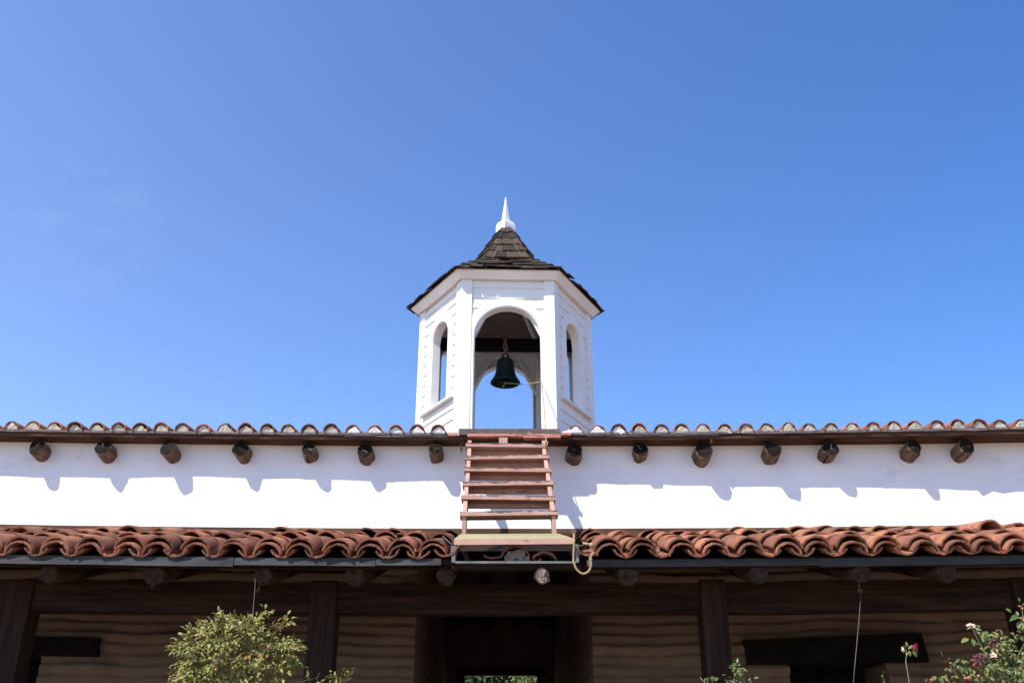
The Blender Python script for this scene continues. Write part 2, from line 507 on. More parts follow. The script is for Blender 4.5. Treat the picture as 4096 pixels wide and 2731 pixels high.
p.bx(FD[0] - .08, FD[1] + .08, YF - .032, YF + .12, H(1.36), H(1.46))
p.build('passage_door_frame', M['postwood'], house)
p = MB()
p.bx(-1.5, 1.4, yw(0) + .1, YF + .4, H(2.16), H(2.22))
p.build('passage_ceiling', M['darkwood'], house)
for k in range(4):
    p = MB()
    x = -.68 + .42 * k
    p.tube([(x, yw(0) + .7, H(2.1)), (x - .105, YF, H(2.1))], .06, 10, lump=.1)
    p.build('ceiling_joist', M['darkwood'], house)

# door lintels, and black boards in place of the dark rooms behind
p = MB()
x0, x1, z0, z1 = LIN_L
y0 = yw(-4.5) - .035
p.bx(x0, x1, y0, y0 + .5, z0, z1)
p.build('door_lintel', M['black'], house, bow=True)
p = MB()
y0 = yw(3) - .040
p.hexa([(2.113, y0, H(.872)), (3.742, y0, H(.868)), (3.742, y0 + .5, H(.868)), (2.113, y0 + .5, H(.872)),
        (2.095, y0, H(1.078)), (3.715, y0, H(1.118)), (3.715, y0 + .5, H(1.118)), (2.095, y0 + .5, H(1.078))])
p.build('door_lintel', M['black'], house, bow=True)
for dd in (DL, DR):                        # black boards deep in the openings, their colour standing in for unlit rooms
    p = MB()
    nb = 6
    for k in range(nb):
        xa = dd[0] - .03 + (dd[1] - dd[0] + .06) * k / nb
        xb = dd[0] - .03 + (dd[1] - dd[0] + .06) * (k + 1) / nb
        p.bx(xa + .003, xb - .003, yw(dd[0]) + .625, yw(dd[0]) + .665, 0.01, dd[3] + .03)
    p.build('dark_opening_panel', M['black'], house)
# house body behind: side and back walls, inner ceiling
for x0, x1, xe in ((XL, -1.5, XL), (1.4, XR, XR - .3)):
    p = MB(); p.bx(x0, x1, yw(0) + .78, YF + .3, H(2.3), H(2.4))
    p.build('room_ceiling', M['darkwood'], house)
    p = MB(); p.bx(x0, x1, YF + .02, YF + .45, 0, H(2.8))
    p.build('rear_wall', M['adobe'], house)
    p = MB(); p.bx(xe, xe + .3, yw(0) + .66, YF, 0, H(2.29))
    p.build('end_wall', M['adobe'], house)

# upper eave: soffit board, tar edge, roof deck
p = MB()
xs = lines(XL, XR, .25)
for i in range(len(xs) - 1):
    x0, x1 = xs[i], xs[i + 1]
    w0, w1 = .004 * n3(x0, 0, 1, 1.2), .004 * n3(x1, 0, 1, 1.2)
    p.hexa([(x0, YE + .008, H(2.925) + w0), (x1, YE + .008, H(2.925) + w1), (x1, yw(x1) + .05, H(2.925)), (x0, yw(x0) + .05, H(2.925)),
            (x0, YE + .008, H(2.964)), (x1, YE + .008, H(2.964)), (x1, yw(x1) + .05, H(2.964)), (x0, yw(x0) + .05, H(2.964))])
p.build('eave_board', M['eavewood'], house, bow=True)
for xa_, xb_ in ((XL, -.53), (.50, XR)):
  p = MB()
  xs = lines(xa_, xb_, .07)
  for i in range(len(xs) - 1):
    x0, x1 = xs[i], xs[i + 1]
    d0, d1 = .009 * n3(x0, 2, 1, 3) + .007 * n3(x0, 5, 1, 9), .009 * n3(x1, 2, 1, 3) + .007 * n3(x1, 5, 1, 9)
    p.hexa([(x0, YE - .012 + d0, H(2.963) + d0), (x1, YE - .012 + d1, H(2.963) + d1), (x1, YE + .3, H(2.966)), (x0, YE + .3, H(2.966)),
            (x0, YE - .014 + d0, H(2.985)), (x1, YE - .014 + d1, H(2.985)), (x1, YE + .3, H(2.985)), (x0, YE + .3, H(2.985))])
  p.build('tar_edging', M['tar'], house, bow=True)
for (xa, xb) in ((-1.62, -.56), (.72, 2.0)):
    p = MB(); p.bx(xa, xb, YE - .005, YE + .006, H(2.948), H(2.957))
    p.build('drip_strip', M['zinc'], house, bow=True)
SLU = .10                                   # upper roof slope
p = MB()
RY = 12.0
xs = lines(XL, XR, .4)
for x0, x1 in zip(xs[:-1], xs[1:]):
    p.hexa([(x0, YE + .06, H(2.968)), (x1, YE + .06, H(2.968)), (x1, RY, H(2.968) + SLU * (RY - YE)), (x0, RY, H(2.968) + SLU * (RY - YE)),
            (x0, YE + .06, H(2.984)), (x1, YE + .06, H(2.984)), (x1, RY, H(2.984) + SLU * (RY - YE)), (x0, RY, H(2.984) + SLU * (RY - YE))])
    z1 = H(2.968) + SLU * (RY - YE)
    p.hexa([(x0, RY, z1), (x1, RY, z1), (x1, YF + .8, H(2.9)), (x0, YF + .8, H(2.9)), (x0, RY, z1 + .016), (x1, RY, z1 + .016), (x1, YF + .8, H(2.92)), (x0, YF + .8, H(2.92))])
p.build('roof_deck', M['tar'], house, bow=True)

sides = {-1: (MB(), MB(), MB()), 1: (MB(), MB(), MB())}
UX = []
x = -.71
while x > XL + .2: UX.append(x); x -= .2075 + random.uniform(-.008, .008)
x = .62
UR = []
while x < XR - .2: UR.append(x); x += .2065 + random.uniform(-.008, .008)
ax = Vector((0, 1, SLU))
allx = sorted(UX + UR)
for x in allx:
    tu, mo, mw = sides[1 if x > 0 else -1]
    zj = random.uniform(-.008, .008)
    for row in range(5):
        xx = x + random.uniform(-.006, .006)
        if row >= 1 and -1.25 < xx < 1.1 and row < 6: continue
        tu.tone = random.random()
        y = YE - .022 + row * .40 + random.uniform(-.012, .012)
        barrel(tu, (xx, y, H(2.996) + zj + SLU * (y - YE) + row * .004), ax, (0, 0, 1), .46, .074 + random.uniform(-.004, .004), .068, th=.010, arc=R(190), n=9)
    tu.tone = random.random() * .5
    barrel(tu, (x + .103, YE - .012, H(3.052)), ax, (0, 0, 1), .6, .072, .07, th=.010, arc=R(100), n=6, flip=True)
    # mortar plug
    mb = mw if -1.7 < x < 1.15 else mo
    mb.tone = random.random()
    vs, fs = [], []
    nn = 12
    hh = random.uniform(.056, .065)
    for lay, yy in enumerate((YE - .008, YE + .06)):
        for k in range(nn + 1):
            u = -1 + 2 * k / nn
            pz = hh * max(0, (math.cos(u * math.pi * .5))) ** 1.7 * (1 + .18 * n3(u * 2, x * 7, 1))
            bulge = .010 * n3(u * 2, x * 5, 3) - .012 * (pz / hh)
            vs.append((x + u * .086 + .004 * n3(u * 3, x, 4), yy - (bulge if lay == 0 else 0) * -1, H(2.986) + zj * .6 + pz))
        for k in range(nn + 1):
            u = -1 + 2 * k / nn
            vs.append((x + u * .090, yy + .004 * n3(u * 3, x, 8), H(2.972) + .006 * n3(u * 2.5, x * 3, 2)))
    q = nn + 1
    for k in range(nn):
        fs.append((q + k, q + k + 1, k + 1, k))
        fs.append((k, k + 1, 2 * q + k + 1, 2 * q + k))
        fs.append((q + k + 1, q + k, 3 * q + k, 3 * q + k + 1))
    mb.add(vs, fs)
for sx in (-1, 1):
    sides[sx][0].build('upper_tiles', M['tile'], house, bow=True)
    sides[sx][1].build('mortar_infill', M['mortar'], house, bow=True)
Mw = mat('fresh white mortar', (.62, .61, .58), (.76, .75, .73), 12, rough=.95, bump=.8, bscale=38, bdist=.012, spots=(.32, .29, .27), sscale=22, sth=(.63, .68), tone=.1)
# smears of white mortar against the cupola foot
for sx, xa in ((-1, -.60), (1, .50)):
    vs, fs = [], []
    nn = 9
    for k in range(nn + 1):
        u = k / nn
        zt = H(2.992) + .030 * (u ** 2 if sx > 0 else (1 - u) ** 2 * .2 + u ** 3) + .006 * n3(u * 4, sx, 1)
        for yy in (YE - .012 + .006 * n3(u * 3, 1, sx), YE + .12):
            vs.append((xa - .07 + u * .14, yy, zt)); vs.append((xa - .07 + u * .14, yy, H(2.975)))
    for k in range(nn):
        b = k * 4
        fs += [(b + 1, b + 5, b + 4, b), (b, b + 4, b + 6, b + 2), (b + 1, b + 3, b + 7, b + 5)]
    mw = sides[sx][2]
    mw.tone = .6
    mw.add(vs, fs)
for sx in (-1, 1): sides[sx][2].build('mortar_infill', Mw, house, bow=True)

# upper log ends
UL = [(151, .080, .155, 0), (419, .082, .16, 0), (680, .080, .18, 1), (967, .079, .16, 0), (1238, .074, .16, 1), (1461, .080, .145, 1), (1744, .073, .19, 0),
      (2298, .081, .165, 0), (2563, .072, .15, 0), (2812, .087, .18, 1), (3089, .083, .205, 0), (3321, .079, .19, 1), (3657, .079, .21, 1), (3866, .080, .21, 0)]
for px, r, pr, crack in UL:
    x = (px - 2048) / F * 9.0
    yend = yw(x) - pr
    zc = H(2.915) - r - .002 + random.uniform(-.006, .004)
    if px in (2563,): zc -= .0
    tl = .12
    L = MB()
    pts = [(x, yend, zc), (x, yend + .014, zc - .014 * tl), (x, yend + .08, zc - .08 * tl), (x, yend + .2, zc - .2 * tl), (x, yend + .5, zc - .5 * tl)]
    L.tube(pts, [r * .90, r * .985, r, r * 1.015, r * 1.02], 22, lump=.22, capmi=1)
    ta, tb = random.uniform(-.28, .28), random.uniform(-.25, .35)
    sd = random.random() * 40
    for q in L.v[:44]:                      # the sawn end is never square
        dx_, dz_ = q.x - x, q.z - zc
        q.y += ta * dx_ + tb * dz_ + .022 * n3(dx_ * 16, dz_ * 16, sd)
    for k in range(random.choice((0, 0, 1, 1, 2))):   # pale checks in the end grain
        aa = random.uniform(0, TAU)
        ln = r * random.uniform(.3, .75)
        mid = Vector((x + math.cos(aa) * ln * .5, 0, zc + math.sin(aa) * ln * .5))
        mid.y = yend + ta * (mid.x - x) + tb * (mid.z - zc) - .001
        L.box(mid, (ln, .012, random.uniform(.003, .007)), Matrix.Rotation(-aa, 3, 'Y'), mi=2, jit=.003)
    if crack:                              # a drying split along the underside
        s = 1 if px < 2048 else -1
        aa = R(-90 + random.uniform(-30, 30))
        for k in range(1):
            c = Vector((x + math.cos(aa) * (r * .985), yend + .14, zc - .14 * tl + math.sin(aa) * (r * .985)))
            L.box(c, (.007, .26, .014), Matrix.Rotation(aa + R(90), 3, 'Y') @ Matrix.Rotation(-tl, 3, 'X'), mi=1)
    L.build('rafter_log', [M['log'], M['logend'], M['paleend']], house, bow=True)

# threshold in front of the cupola: tarred sill over a salmon board
p = MB()
xs = lines(-.515, .468, .05)
for i in range(len(xs) - 1):
    x0, x1 = xs[i], xs[i + 1]
    j0, j1 = .006 * n3(x0, 5, 5, 4), .006 * n3(x1, 5, 5, 4)
    p.hexa([(x0, YE - .05 + j0, H(2.955) + j0), (x1, YE - .05 + j1, H(2.955) + j1), (x1, 9.35, H(2.955)), (x0, 9.35, H(2.955)),
            (x0, YE - .030 + j0, H(3.022) - abs(j0)), (x1, YE - .030 + j1, H(3.022) - abs(j1)), (x1, 9.35, H(3.028)), (x0, 9.35, H(3.028))])
p.build('threshold', M['tarpink'], house)
p = MB()
xs = lines(-.43, .47, .06)
for i in range(len(xs) - 1):
    x0, x1 = xs[i], xs[i + 1]
    e0 = .005 * n3(x0, 1, 1, 5) - (.014 if x0 > .1 else 0); e1 = .005 * n3(x1, 1, 1, 5) - (.014 if x0 > .1 else 0)
    p.hexa([(x0, YE - .062, H(2.934) + e0), (x1, YE - .062, H(2.934) + e1), (x1, YE + .02, H(2.934) + e1), (x0, YE + .02, H(2.934) + e0),
            (x0, YE - .060, H(2.960)), (x1, YE - .060, H(2.960)), (x1, YE + .02, H(2.960)), (x0, YE + .02, H(2.960))])
p.build('threshold_board', M['salmon'], house)
for q in ((.475, .565, YE - .045, YE + .03, H(2.950), H(2.978)), (-.62, -.535, YE - .03, YE + .03, H(2.952), H(2.980))):
    p = MB(); p.bx(*q)
    p.build('threshold_board', M['salmon'], house)
p = MB()
pts = [at(1845, 1806, 8.60), at(1845, 1780, 8.58), at(1850, 1766, 8.57), at(1864, 1759, 8.57), at(1900, 1757, 8.57), at(1960, 1760, 8.57), at(2020, 1758, 8.57)]
p.tube(pts, .0085, 8)
p.build('conduit', M['pipe'], house)
p = MB()
p.tube([at(2812, 1748, 8.53), at(2835, 1750, 8.53), at(2846, 1758, 8.53), at(2846, 1772, 8.53)], .010, 8)
p.tube([at(2560, 1749, 8.53), at(2700, 1748, 8.53), at(2812, 1748, 8.53)], .006, 8)
p.build('conduit', M['pipe'], house)

# ================================================================== VERANDA
SL = .298
D0, H0 = 6.98, 1.462
ver = thing('veranda', (0, 7.5, 0), 'dark timber veranda roofed with overlapping red clay tiles along the house front', 'veranda')
GX = (-.445, .49)                           # stair gap at the eave
def roofz(y): return H(H0 + SL * (y - D0))
p = MB()
for xa_, xb_, ya in ((XL, GX[0] - .01, D0 + .012), (GX[1] + .01, XR, D0 + .07), (GX[0] - .01, GX[1] + .01, D0 + .36)):
  xs = lines(xa_, xb_, .4)
  for x0, x1 in zip(xs[:-1], xs[1:]):
    yb = 8.70
    p.hexa([(x0, ya, roofz(ya) - .05), (x1, ya, roofz(ya) - .05), (x1, yb, roofz(yb) - .05), (x0, yb, roofz(yb) - .05),
            (x0, ya, roofz(ya) - .012), (x1, ya, roofz(ya) - .012), (x1, yb, roofz(yb) - .012), (x0, yb, roofz(yb) - .012)])
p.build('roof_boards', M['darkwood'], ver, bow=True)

# wall-side brown board between white wall and tiles
p = MB()
xs = lines(XL, XR, .3)
for i in range(len(xs) - 1):
    x0, x1 = xs[i], xs[i + 1]
    p.hexa([(x0, yw(x0) - .055, H(1.98)), (x1, yw(x1) - .055, H(1.98)), (x1, yw(x1) - .002, H(1.98)), (x0, yw(x0) - .002, H(1.98)),
            (x0, yw(x0) - .035, H(2.098) + .004 * n3(x0, 1, 1)), (x1, yw(x1) - .035, H(2.098) + .004 * n3(x1, 1, 1)), (x1, yw(x1) - .002, H(2.104)), (x0, yw(x0) - .002, H(2.104))])
p.build('top_board', M['eavewood'], ver, bow=True)

# metal drip edge
def edging(x0, x1, y, zt, zb, dz0=0, dz1=0):
    p = MB()
    xs = lines(x0, x1, .08)
    for i in range(len(xs) - 1):
        xa, xb = xs[i], xs[i + 1]
        f0, f1 = (xa - x0) / (x1 - x0), (xb - x0) / (x1 - x0)
        j0, j1 = .006 * n3(xa, 3, 3, 2.2), .006 * n3(xb, 3, 3, 2.2)
        q0, q1 = zb + dz0 + (dz1 - dz0) * f0 + j0 * .6, zb + dz0 + (dz1 - dz0) * f1 + j1 * .6
        p.hexa([(xa, y - .012 + j0, q0), (xb, y - .012 + j1, q1), (xb, y + .004 + j1, q1), (xa, y + .004 + j0, q0),
                (xa, y, zt), (xb, y, zt), (xb, y + .016, zt), (xa, y + .016, zt)])
    p.build('metal_drip_edge', M['metal'], ver, bow=True)
edging(XL, -2.08, D0 - .02, H(1.462), H(1.400), .004, -.010)
edging(-2.075, -1.02, D0 - .016, H(1.460), H(1.398), .004, 0)
edging(-1.015, -.53, D0 - .02, H(1.456), H(1.404))
edging(.56, 2.3, D0 + .035, H(1.456), H(1.396), .004, .004)
edging(2.305, XR, D0 + .035, H(1.454), H(1.388), 0, .005)
p = MB()
p.hexa([at(2352, 2262, 6.93) + Vector(q) for q in ((0, 0, 0), (.034, 0, -.002), (.034, .02, -.002), (0, .02, 0), (-.004, 0, .04), (.008, 0, .038), (.008, .02, .038), (-.004, .02, .04))])
p.build('metal_bracket', M['zinc'], ver)

# dark fascia plank behind the drip edge
p = MB()
for x0, x1, y0, y1, z0, z1 in ((XL, -.46, D0 + .03, D0 + .07, 1.39, 1.45), (.52, XR, D0 + .055, D0 + .09, 1.39, 1.45), (-.455, .515, D0 - .005, D0 + .06, 1.375, 1.415)):
    p = MB()
    xs = lines(x0, x1, .4)
    for i in range(len(xs) - 1): p.bx(xs[i], xs[i + 1], y0, y1, H(z0), H(z1))
    p.build('fascia_plank', M['darkwood'], ver, bow=True)

# the tiles
CX = [81, 215, 363, 506, 627, 776, 927, 1070, 1195, 1346, 1482, 1608, 1733, 2434, 2576, 2723, 2861, 3003, 3150, 3279, 3415, 3551, 3704, 3832, 3946, 4070]
CX = [(q - 2048) / F * 6.93 for q in CX]
x = CX[0]
while x > XL + .3: x -= .262; CX.insert(0, x)
x = CX[-1]
while x < XR - .3: x += .245; CX.append(x)
sides_t = {-1: MB(), 1: MB()}
tl = sides_t[1]
slope = Vector((0, 1, SL)).normalized()
nrm = Vector((0, -SL, 1)).normalized()
def on_roof(x, s, h): return Vector((x, D0, H(H0))) + slope * s + nrm * h
EXP = .345
for ci, x in enumerate(CX):
    skew = random.uniform(-.04, .04)
    tl = sides_t[1 if x > 0 else -1]
    for row in range(5):
        b = tl
        b.mi = 1 if row >= 2 and random.random() < .13 else 0
        b.tone = random.random()
        s = -.045 + row * EXP + random.uniform(-.035, .035) + (.03 if row == 0 else 0)
        xx = x + (random.uniform(-.03, .03) if row else random.uniform(-.008, .008))
        if row == 0:                       # starter cover at the very edge
            b.tone = random.random() * .8
            barrel(b, on_roof(xx + random.uniform(-.006, .010), -.050 + random.uniform(-.012, .012), .004 + random.uniform(-.004, .004)), slope, nrm, .36, .106 + random.uniform(-.005, .005), .095, th=.013, arc=R(164 + random.uniform(-8, 6)), n=14)
            b.tone = random.random()
            barrel(b, on_roof(xx - .004, s + .01, .027 + random.uniform(-.004, .010)), Vector((skew, 1, SL + random.uniform(-.05, .03))), nrm, .47, .120 + random.uniform(-.006, .006), .098, th=.014, arc=R(156), n=14)
        else:
            big = random.uniform(-.004, .012)
            barrel(b, on_roof(xx, s, .018 + random.uniform(-.008, .024)), Vector((random.uniform(-.05, .05), 1, SL - .05 + random.uniform(-.05, .04))), nrm, .47, .112 + big, .095, th=.014, arc=R(150))
for ci in range(len(CX) - 1):              # pans between
    if CX[ci + 1] - CX[ci] > .6: continue
    xm = (CX[ci] + CX[ci + 1]) / 2
    tl = sides_t[1 if xm > 0 else -1]
    tl.mi = 0
    for row in range(5):
        tl.tone = random.random() * .7
        s = -.025 + row * EXP + random.uniform(-.012, .012)
        barrel(tl, on_roof(xm + random.uniform(-.01, .01), s - .015, .098 + row * .002), slope, nrm, .46, .098, .106, th=.013, arc=R(122 + random.uniform(0, 16)), flip=True, n=12)
# half pans at the stair gap
tl = sides_t[-1]; tl.tone = .4
barrel(tl, on_roof(-.50, -.03, .112), slope, nrm, .46, .10, .10, th=.013, arc=R(120), flip=True)
tl = sides_t[1]; tl.tone = .4
barrel(tl, on_roof(.575, -.03, .112), slope, nrm, .46, .10, .10, th=.013, arc=R(130), flip=True)
# loose ridge tiles lying higher at the right end
for (px, py, r, d) in ((3966, 2132, .118, 7.85), (4078, 2140, .112, 7.95)):
    q = at(px, py, d)
    q.z -= sag(q.x)
    tl.tone = .75
    barrel(tl, q, Vector((-.06, 1, SL - .12)), (0, 0, 1), .5, r, r * .88, th=.016, arc=R(165))
for sx in (-1, 1): sides_t[sx].build('roof_tiles', [M['tile'], M['moss']], ver, bow=True)

# box of metal sheet round the gap under the stair, broken tiles inside
p = MB()
yb = D0 - .03
p.bx(-.452, -.425, yb, yb + .34, H(1.425), H(1.545)); p.bx(-.458, -.418, yb - .006, yb + .002, H(1.500), H(1.548))
p.bx(.478, .500, yb, yb + .34, H(1.425), H(1.560))
p.bx(-.424, .477, yb, yb + .30, H(1.418), H(1.434))
p.box((.53, yb + .15, H(1.565)), (.10, .20, .006), Matrix.Rotation(R(-18), 3, 'Y'))
p.box((-.49, yb + .12, H(1.60)), (.10, .14, .006), Matrix.Rotation(R(42), 3, 'Y'))
p.build('metal_box_frame', M['zinc'], ver)
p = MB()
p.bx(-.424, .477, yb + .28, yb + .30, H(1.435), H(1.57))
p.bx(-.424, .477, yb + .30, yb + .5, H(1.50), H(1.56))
p.build('gap_dark_fill', M['black'], ver)  # black sheets painted as the darkness inside the gap
p = MB()
q = at(2060, 2250, 7.02)
for (px, py, r, fl, arc, dx) in ((2061, 2244, .118, False, 148, 0), (1972, 2172, .118, True, 78, 0), (2178, 2262, .112, False, 118, .05), (2135, 2190, .105, True, 70, 0)):
    c = at(px, py, 7.00)
    p.tone = random.random() * .6
    c.y += .012 * (r < .115)
    barrel(p, c, Vector((dx, 1, .1)), (0, 0, 1), .22, r, r * .9, th=.013, arc=R(arc), flip=fl, rough=.006)
p.build('broken_tiles', M['tile'], ver)
p = MB()
c = at(2066, 2243, 6.985)
vs, fs = [], []
nn = 16
for lay, sc_ in ((0, 1), (1, .72), (2, .25)):
    for k in range(nn + 1):
        aa = math.pi * k / nn
        rr = .086 * sc_ * (1 + .45 * n3(math.cos(aa) * 2.6, math.sin(aa) * 2.6, lay * 3.3))
        vs.append((c.x + math.cos(aa) * rr * 1.05, c.y - .010 * lay + .01 * n3(k, lay, 3, .6), c.z + math.sin(aa) * rr - .006))
for l in range(2):
    for k in range(nn):
        b = l * (nn + 1)
        fs.append((b + k, b + k + 1, b + nn + 2 + k, b + nn + 1 + k))
p.add(vs, fs)
p.box((c.x, c.y + .05, c.z + .03), (.13, .1, .06), jit=.004)
p.build('mortar_lump', M['lump'], ver)
for k in range(6):
    p = MB()
    q = at(2235 + random.uniform(-25, 40), 2246, 6.98)
    p.box((q.x, q.y, q.z), (random.uniform(.01, .035), .008, .006), Matrix.Rotation(random.uniform(-1, 1), 3, 'Y'))
    p.build('tile_shard', M['lump'], ver)

# rafters under the veranda roof
LL = [191, 612, 1051, 1420, 1783, 2167, 2514, 3037, 3447, 3789]
for i, px in enumerate(LL):
    x = (px - 2048) / F * 6.97
    r = .078 + random.uniform(-.006, .008)
    if px == 2514: r = .088
    ya = 7.05 if px != 2167 else 6.93
    za = H(1.345 + random.uniform(-.006, .004))
    if px == 2167: za = H(1.315); r = .062
    L = MB()
    sl2 = SL * .93
    dx = random.uniform(-.02, .02)
    pts = [(x, ya, za), (x, ya + .02, za + .02 * sl2), (x + dx, ya + .6, za + .6 * sl2), (x + dx, ya + 1.58, za + 1.58 * sl2)]
    L.tube(pts, [r * .82, r * .97, r, r], 18, lump=.16, capmi=1)
    if px == 2167:                         # ragged split end catching the sun
        for k in range(7):
            L.box((x + random.uniform(-.03, .03), ya - .012 + random.uniform(-.008, .01), za + random.uniform(-.035, .03)), (.035, .05, .05),
                  Matrix.Rotation(random.uniform(-.6, .6), 3, 'Y') @ Matrix.Rotation(random.uniform(-.5, .5), 3, 'Z'), mi=1, jit=.006)
    L.build('rafter_log', [M['rafter'], M['paleend'] if px == 2167 else M['rafter']], ver, bow=True)

# posts and beams
PX = [-3.94, -1.496, 1.597, 4.088]
YP0, YP1 = 7.50, 7.71
pw = [.26, .212, .205, .21]
for x, ww in zip(PX, pw):
    p = MB()
    vs, fs = [], []
    zs = lines(0, H(1.395 if abs(x) < 3 else 1.38), .18)
    for k, z in enumerate(zs):
        e = .006 * n3(x, z, 2, 1.5)
        gw = ww / 2 * (1 + .05 * (1 - z / zs[-1]))
        for sx, y in ((-1, YP0), (1, YP0), (1, YP1), (-1, YP1)):
            vs.append((x + sx * gw + e, y + .004 * n3(x, z, sx), z))
    for k in range(len(zs) - 1):
        for c in range(4):
            c2 = (c + 1) % 4
            fs.append((k * 4 + c, k * 4 + c2, k * 4 + 4 + c2, k * 4 + 4 + c))
    fs.append(tuple(len(vs) - 4 + c for c in range(4)))
    p.add(vs, fs)
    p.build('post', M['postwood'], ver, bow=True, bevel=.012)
ends = [XL, PX[0], PX[1], PX[2], PX[3], XR]
for k in range(5):
    xa = ends[k] + (0 if k == 0 else pw[k - 1] / 2 + .002)
    xb = ends[k + 1] - (0 if k == 4 else pw[k] / 2 + .002)
    p = MB()
    hb = [1.132, 1.142, 1.145, 1.142, 1.137][k]
    ht = [1.380, 1.378, 1.372, 1.375, 1.37][k]
    xs = lines(xa, xb, .25)
    for i in range(len(xs) - 1):
        x0, x1 = xs[i], xs[i + 1]
        e0, e1 = .006 * n3(x0, 7, k, 1.1), .006 * n3(x1, 7, k, 1.1)
        p.hexa([(x0, YP0 + .022, H(hb) + e0), (x1, YP0 + .022, H(hb) + e1), (x1, YP1 - .02, H(hb) + e1), (x0, YP1 - .02, H(hb) + e0),
                (x0, YP0 + .022, H(ht) + e0), (x1, YP0 + .022, H(ht) + e1), (x1, YP1 - .02, H(ht) + e1), (x0, YP1 - .02, H(ht) + e0)])
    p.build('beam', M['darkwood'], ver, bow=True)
# small hooks under two rafters
for px, py in ((612, 2345), (1033, 2360), (3438, 2360)):
    q = at(px, py, 7.2)
    p = MB()
    p.tube([q + Vector((.009 * math.cos(t * .55), 0, .016 * math.sin(t * .55))) for t in range(10)] , .0022, 5)
    p.tube([q + Vector((.006, 0, .014)), q + Vector((0, 0, .09))], .002, 5)
    p.build('hook', M['wire'], ver)

# ================================================================== STAIR
st = thing('wooden_stair', (-.04, 7.8, H(1.58)), 'steep open stair of flaking pink wooden treads climbing from the tiles to the cupola', 'stair')
TR = [(1863, 2190, 1772), (1859, 2197, 1819), (1856, 2206, 1869), (1850, 2213, 1923), (1845, 2222, 1980), (1839, 2233, 2042)]
WT = .779
tread_c = []
for i, (pa, pb, py) in enumerate(TR):
    zc = WT * F / (pb - pa)
    e = R(TILT) + math.atan((1365.5 - py) / F)
    d = zc / (math.cos(R(TILT)) + math.tan(e) * math.sin(R(TILT)))
    c = at((pa + pb) / 2, py, d)
    tread_c.append(c)
    p = MB()
    dep = .150
    sl = .018 if i in (1, 4) else -.006 if i == 5 else 0.004
    xs = lines(-WT / 2, WT / 2, .04)
    for k in range(len(xs) - 1):
        u0, u1 = xs[k], xs[k + 1]
        def tz(u): return c.z - .002 + .010 * (u / WT) * (1 if i % 2 else -1)
        j0, j1 = .004 * n3(u0, i, 1, 9), .004 * n3(u1, i, 1, 9)
        p.hexa([(c.x + u0, c.y, tz(u0) - .034), (c.x + u1, c.y, tz(u1) - .034), (c.x + u1, c.y + dep, tz(u1) - .034), (c.x + u0, c.y + dep, tz(u0) - .034)] +
               [(c.x + u0, c.y + j0 * .6, tz(u0) + j0), (c.x + u1, c.y + j1 * .6, tz(u1) + j1), (c.x + u1, c.y + dep, tz(u1) + .002), (c.x + u0, c.y + dep, tz(u0) + .002)])
    xs = lines(-WT / 2 + .002, WT / 2 - .002, .012)
    for k in range(len(xs) - 1):            # bare wood where the paint has flaked off the upper arris
        u0, u1 = xs[k], xs[k + 1]
        hgt = .0045 + .016 * n3(u0 * 5, i * 3.1, 2, 1.0) + .010 * n3(u0 * 22, i, 7, 1.0)
        if hgt > .001:
            z_ = tz((u0 + u1) / 2) + .004 * n3((u0 + u1) / 2, i, 1, 9)
            p.bx(c.x + u0, c.x + u1, c.y - .0012 + .6 * .004 * n3(u0, i, 1, 9), c.y + .012, z_ - hgt, z_ + .0015, mi=1)
    if i < 5:                               # cleat under the back of the tread
        p.bx(c.x - WT / 2 + .045, c.x + WT / 2 - .045, c.y + dep - .03, c.y + dep - .006, c.z - .076, c.z - .035)
    p.build('tread', [M['treadtop'], M['bare']], st)
# stringers: notched boards, seen edge on between the treads
for sx in (-1, 1):
    p = MB()
    xo = sx * (WT / 2 - .034)
    th = .034
    for i, c in enumerate(tread_c):
        x = c.x + xo
        ztop = c.z - .035
        if i < 5:
            nx = tread_c[i + 1]
            p.hexa([(nx.x + xo - th / 2, nx.y + .10, nx.z - .001), (nx.x + xo + th / 2, nx.y + .10, nx.z - .001), (nx.x + xo + th / 2, nx.y + .32, nx.z + .0), (nx.x + xo - th / 2, nx.y + .32, nx.z + .0),
                    (x - th / 2, c.y + .022, ztop), (x + th / 2, c.y + .022, ztop), (x + th / 2, c.y + .20, ztop), (x - th / 2, c.y + .20, ztop)])
        else:
            p.hexa([(x - th / 2 - .004 * sx, c.y + .015, H(1.655)), (x + th / 2, c.y + .015, H(1.655)), (x + th / 2, c.y + .14, H(1.69)), (x - th / 2, c.y + .14, H(1.69)),
                    (x - th / 2, c.y + .018, ztop), (x + th / 2, c.y + .018, ztop), (x + th / 2, c.y + .17, ztop), (x - th / 2, c.y + .17, ztop)])
    c0 = tread_c[0]                         # top end fixed to the eave
    p.hexa([(c0.x + xo - th / 2, c0.y + .04, c0.z + .003), (c0.x + xo + th / 2, c0.y + .04, c0.z + .003), (c0.x + xo + th / 2, c0.y + .17, c0.z + .003), (c0.x + xo - th / 2, c0.y + .17, c0.z + .003),
            (c0.x + xo - th / 2, c0.y + .06, c0.z + .05), (c0.x + xo + th / 2, c0.y + .06, c0.z + .05), (c0.x + xo + th / 2, c0.y + .19, c0.z + .05), (c0.x + xo - th / 2, c0.y + .19, c0.z + .05)])
    p.build('stringer', M['pink'], st)
p = MB()
q = at(2013, 1763, tread_c[0].y + .05)
p.box(q, (.082, .03, .06))
p.build('top_cleat', M['pink'], st)
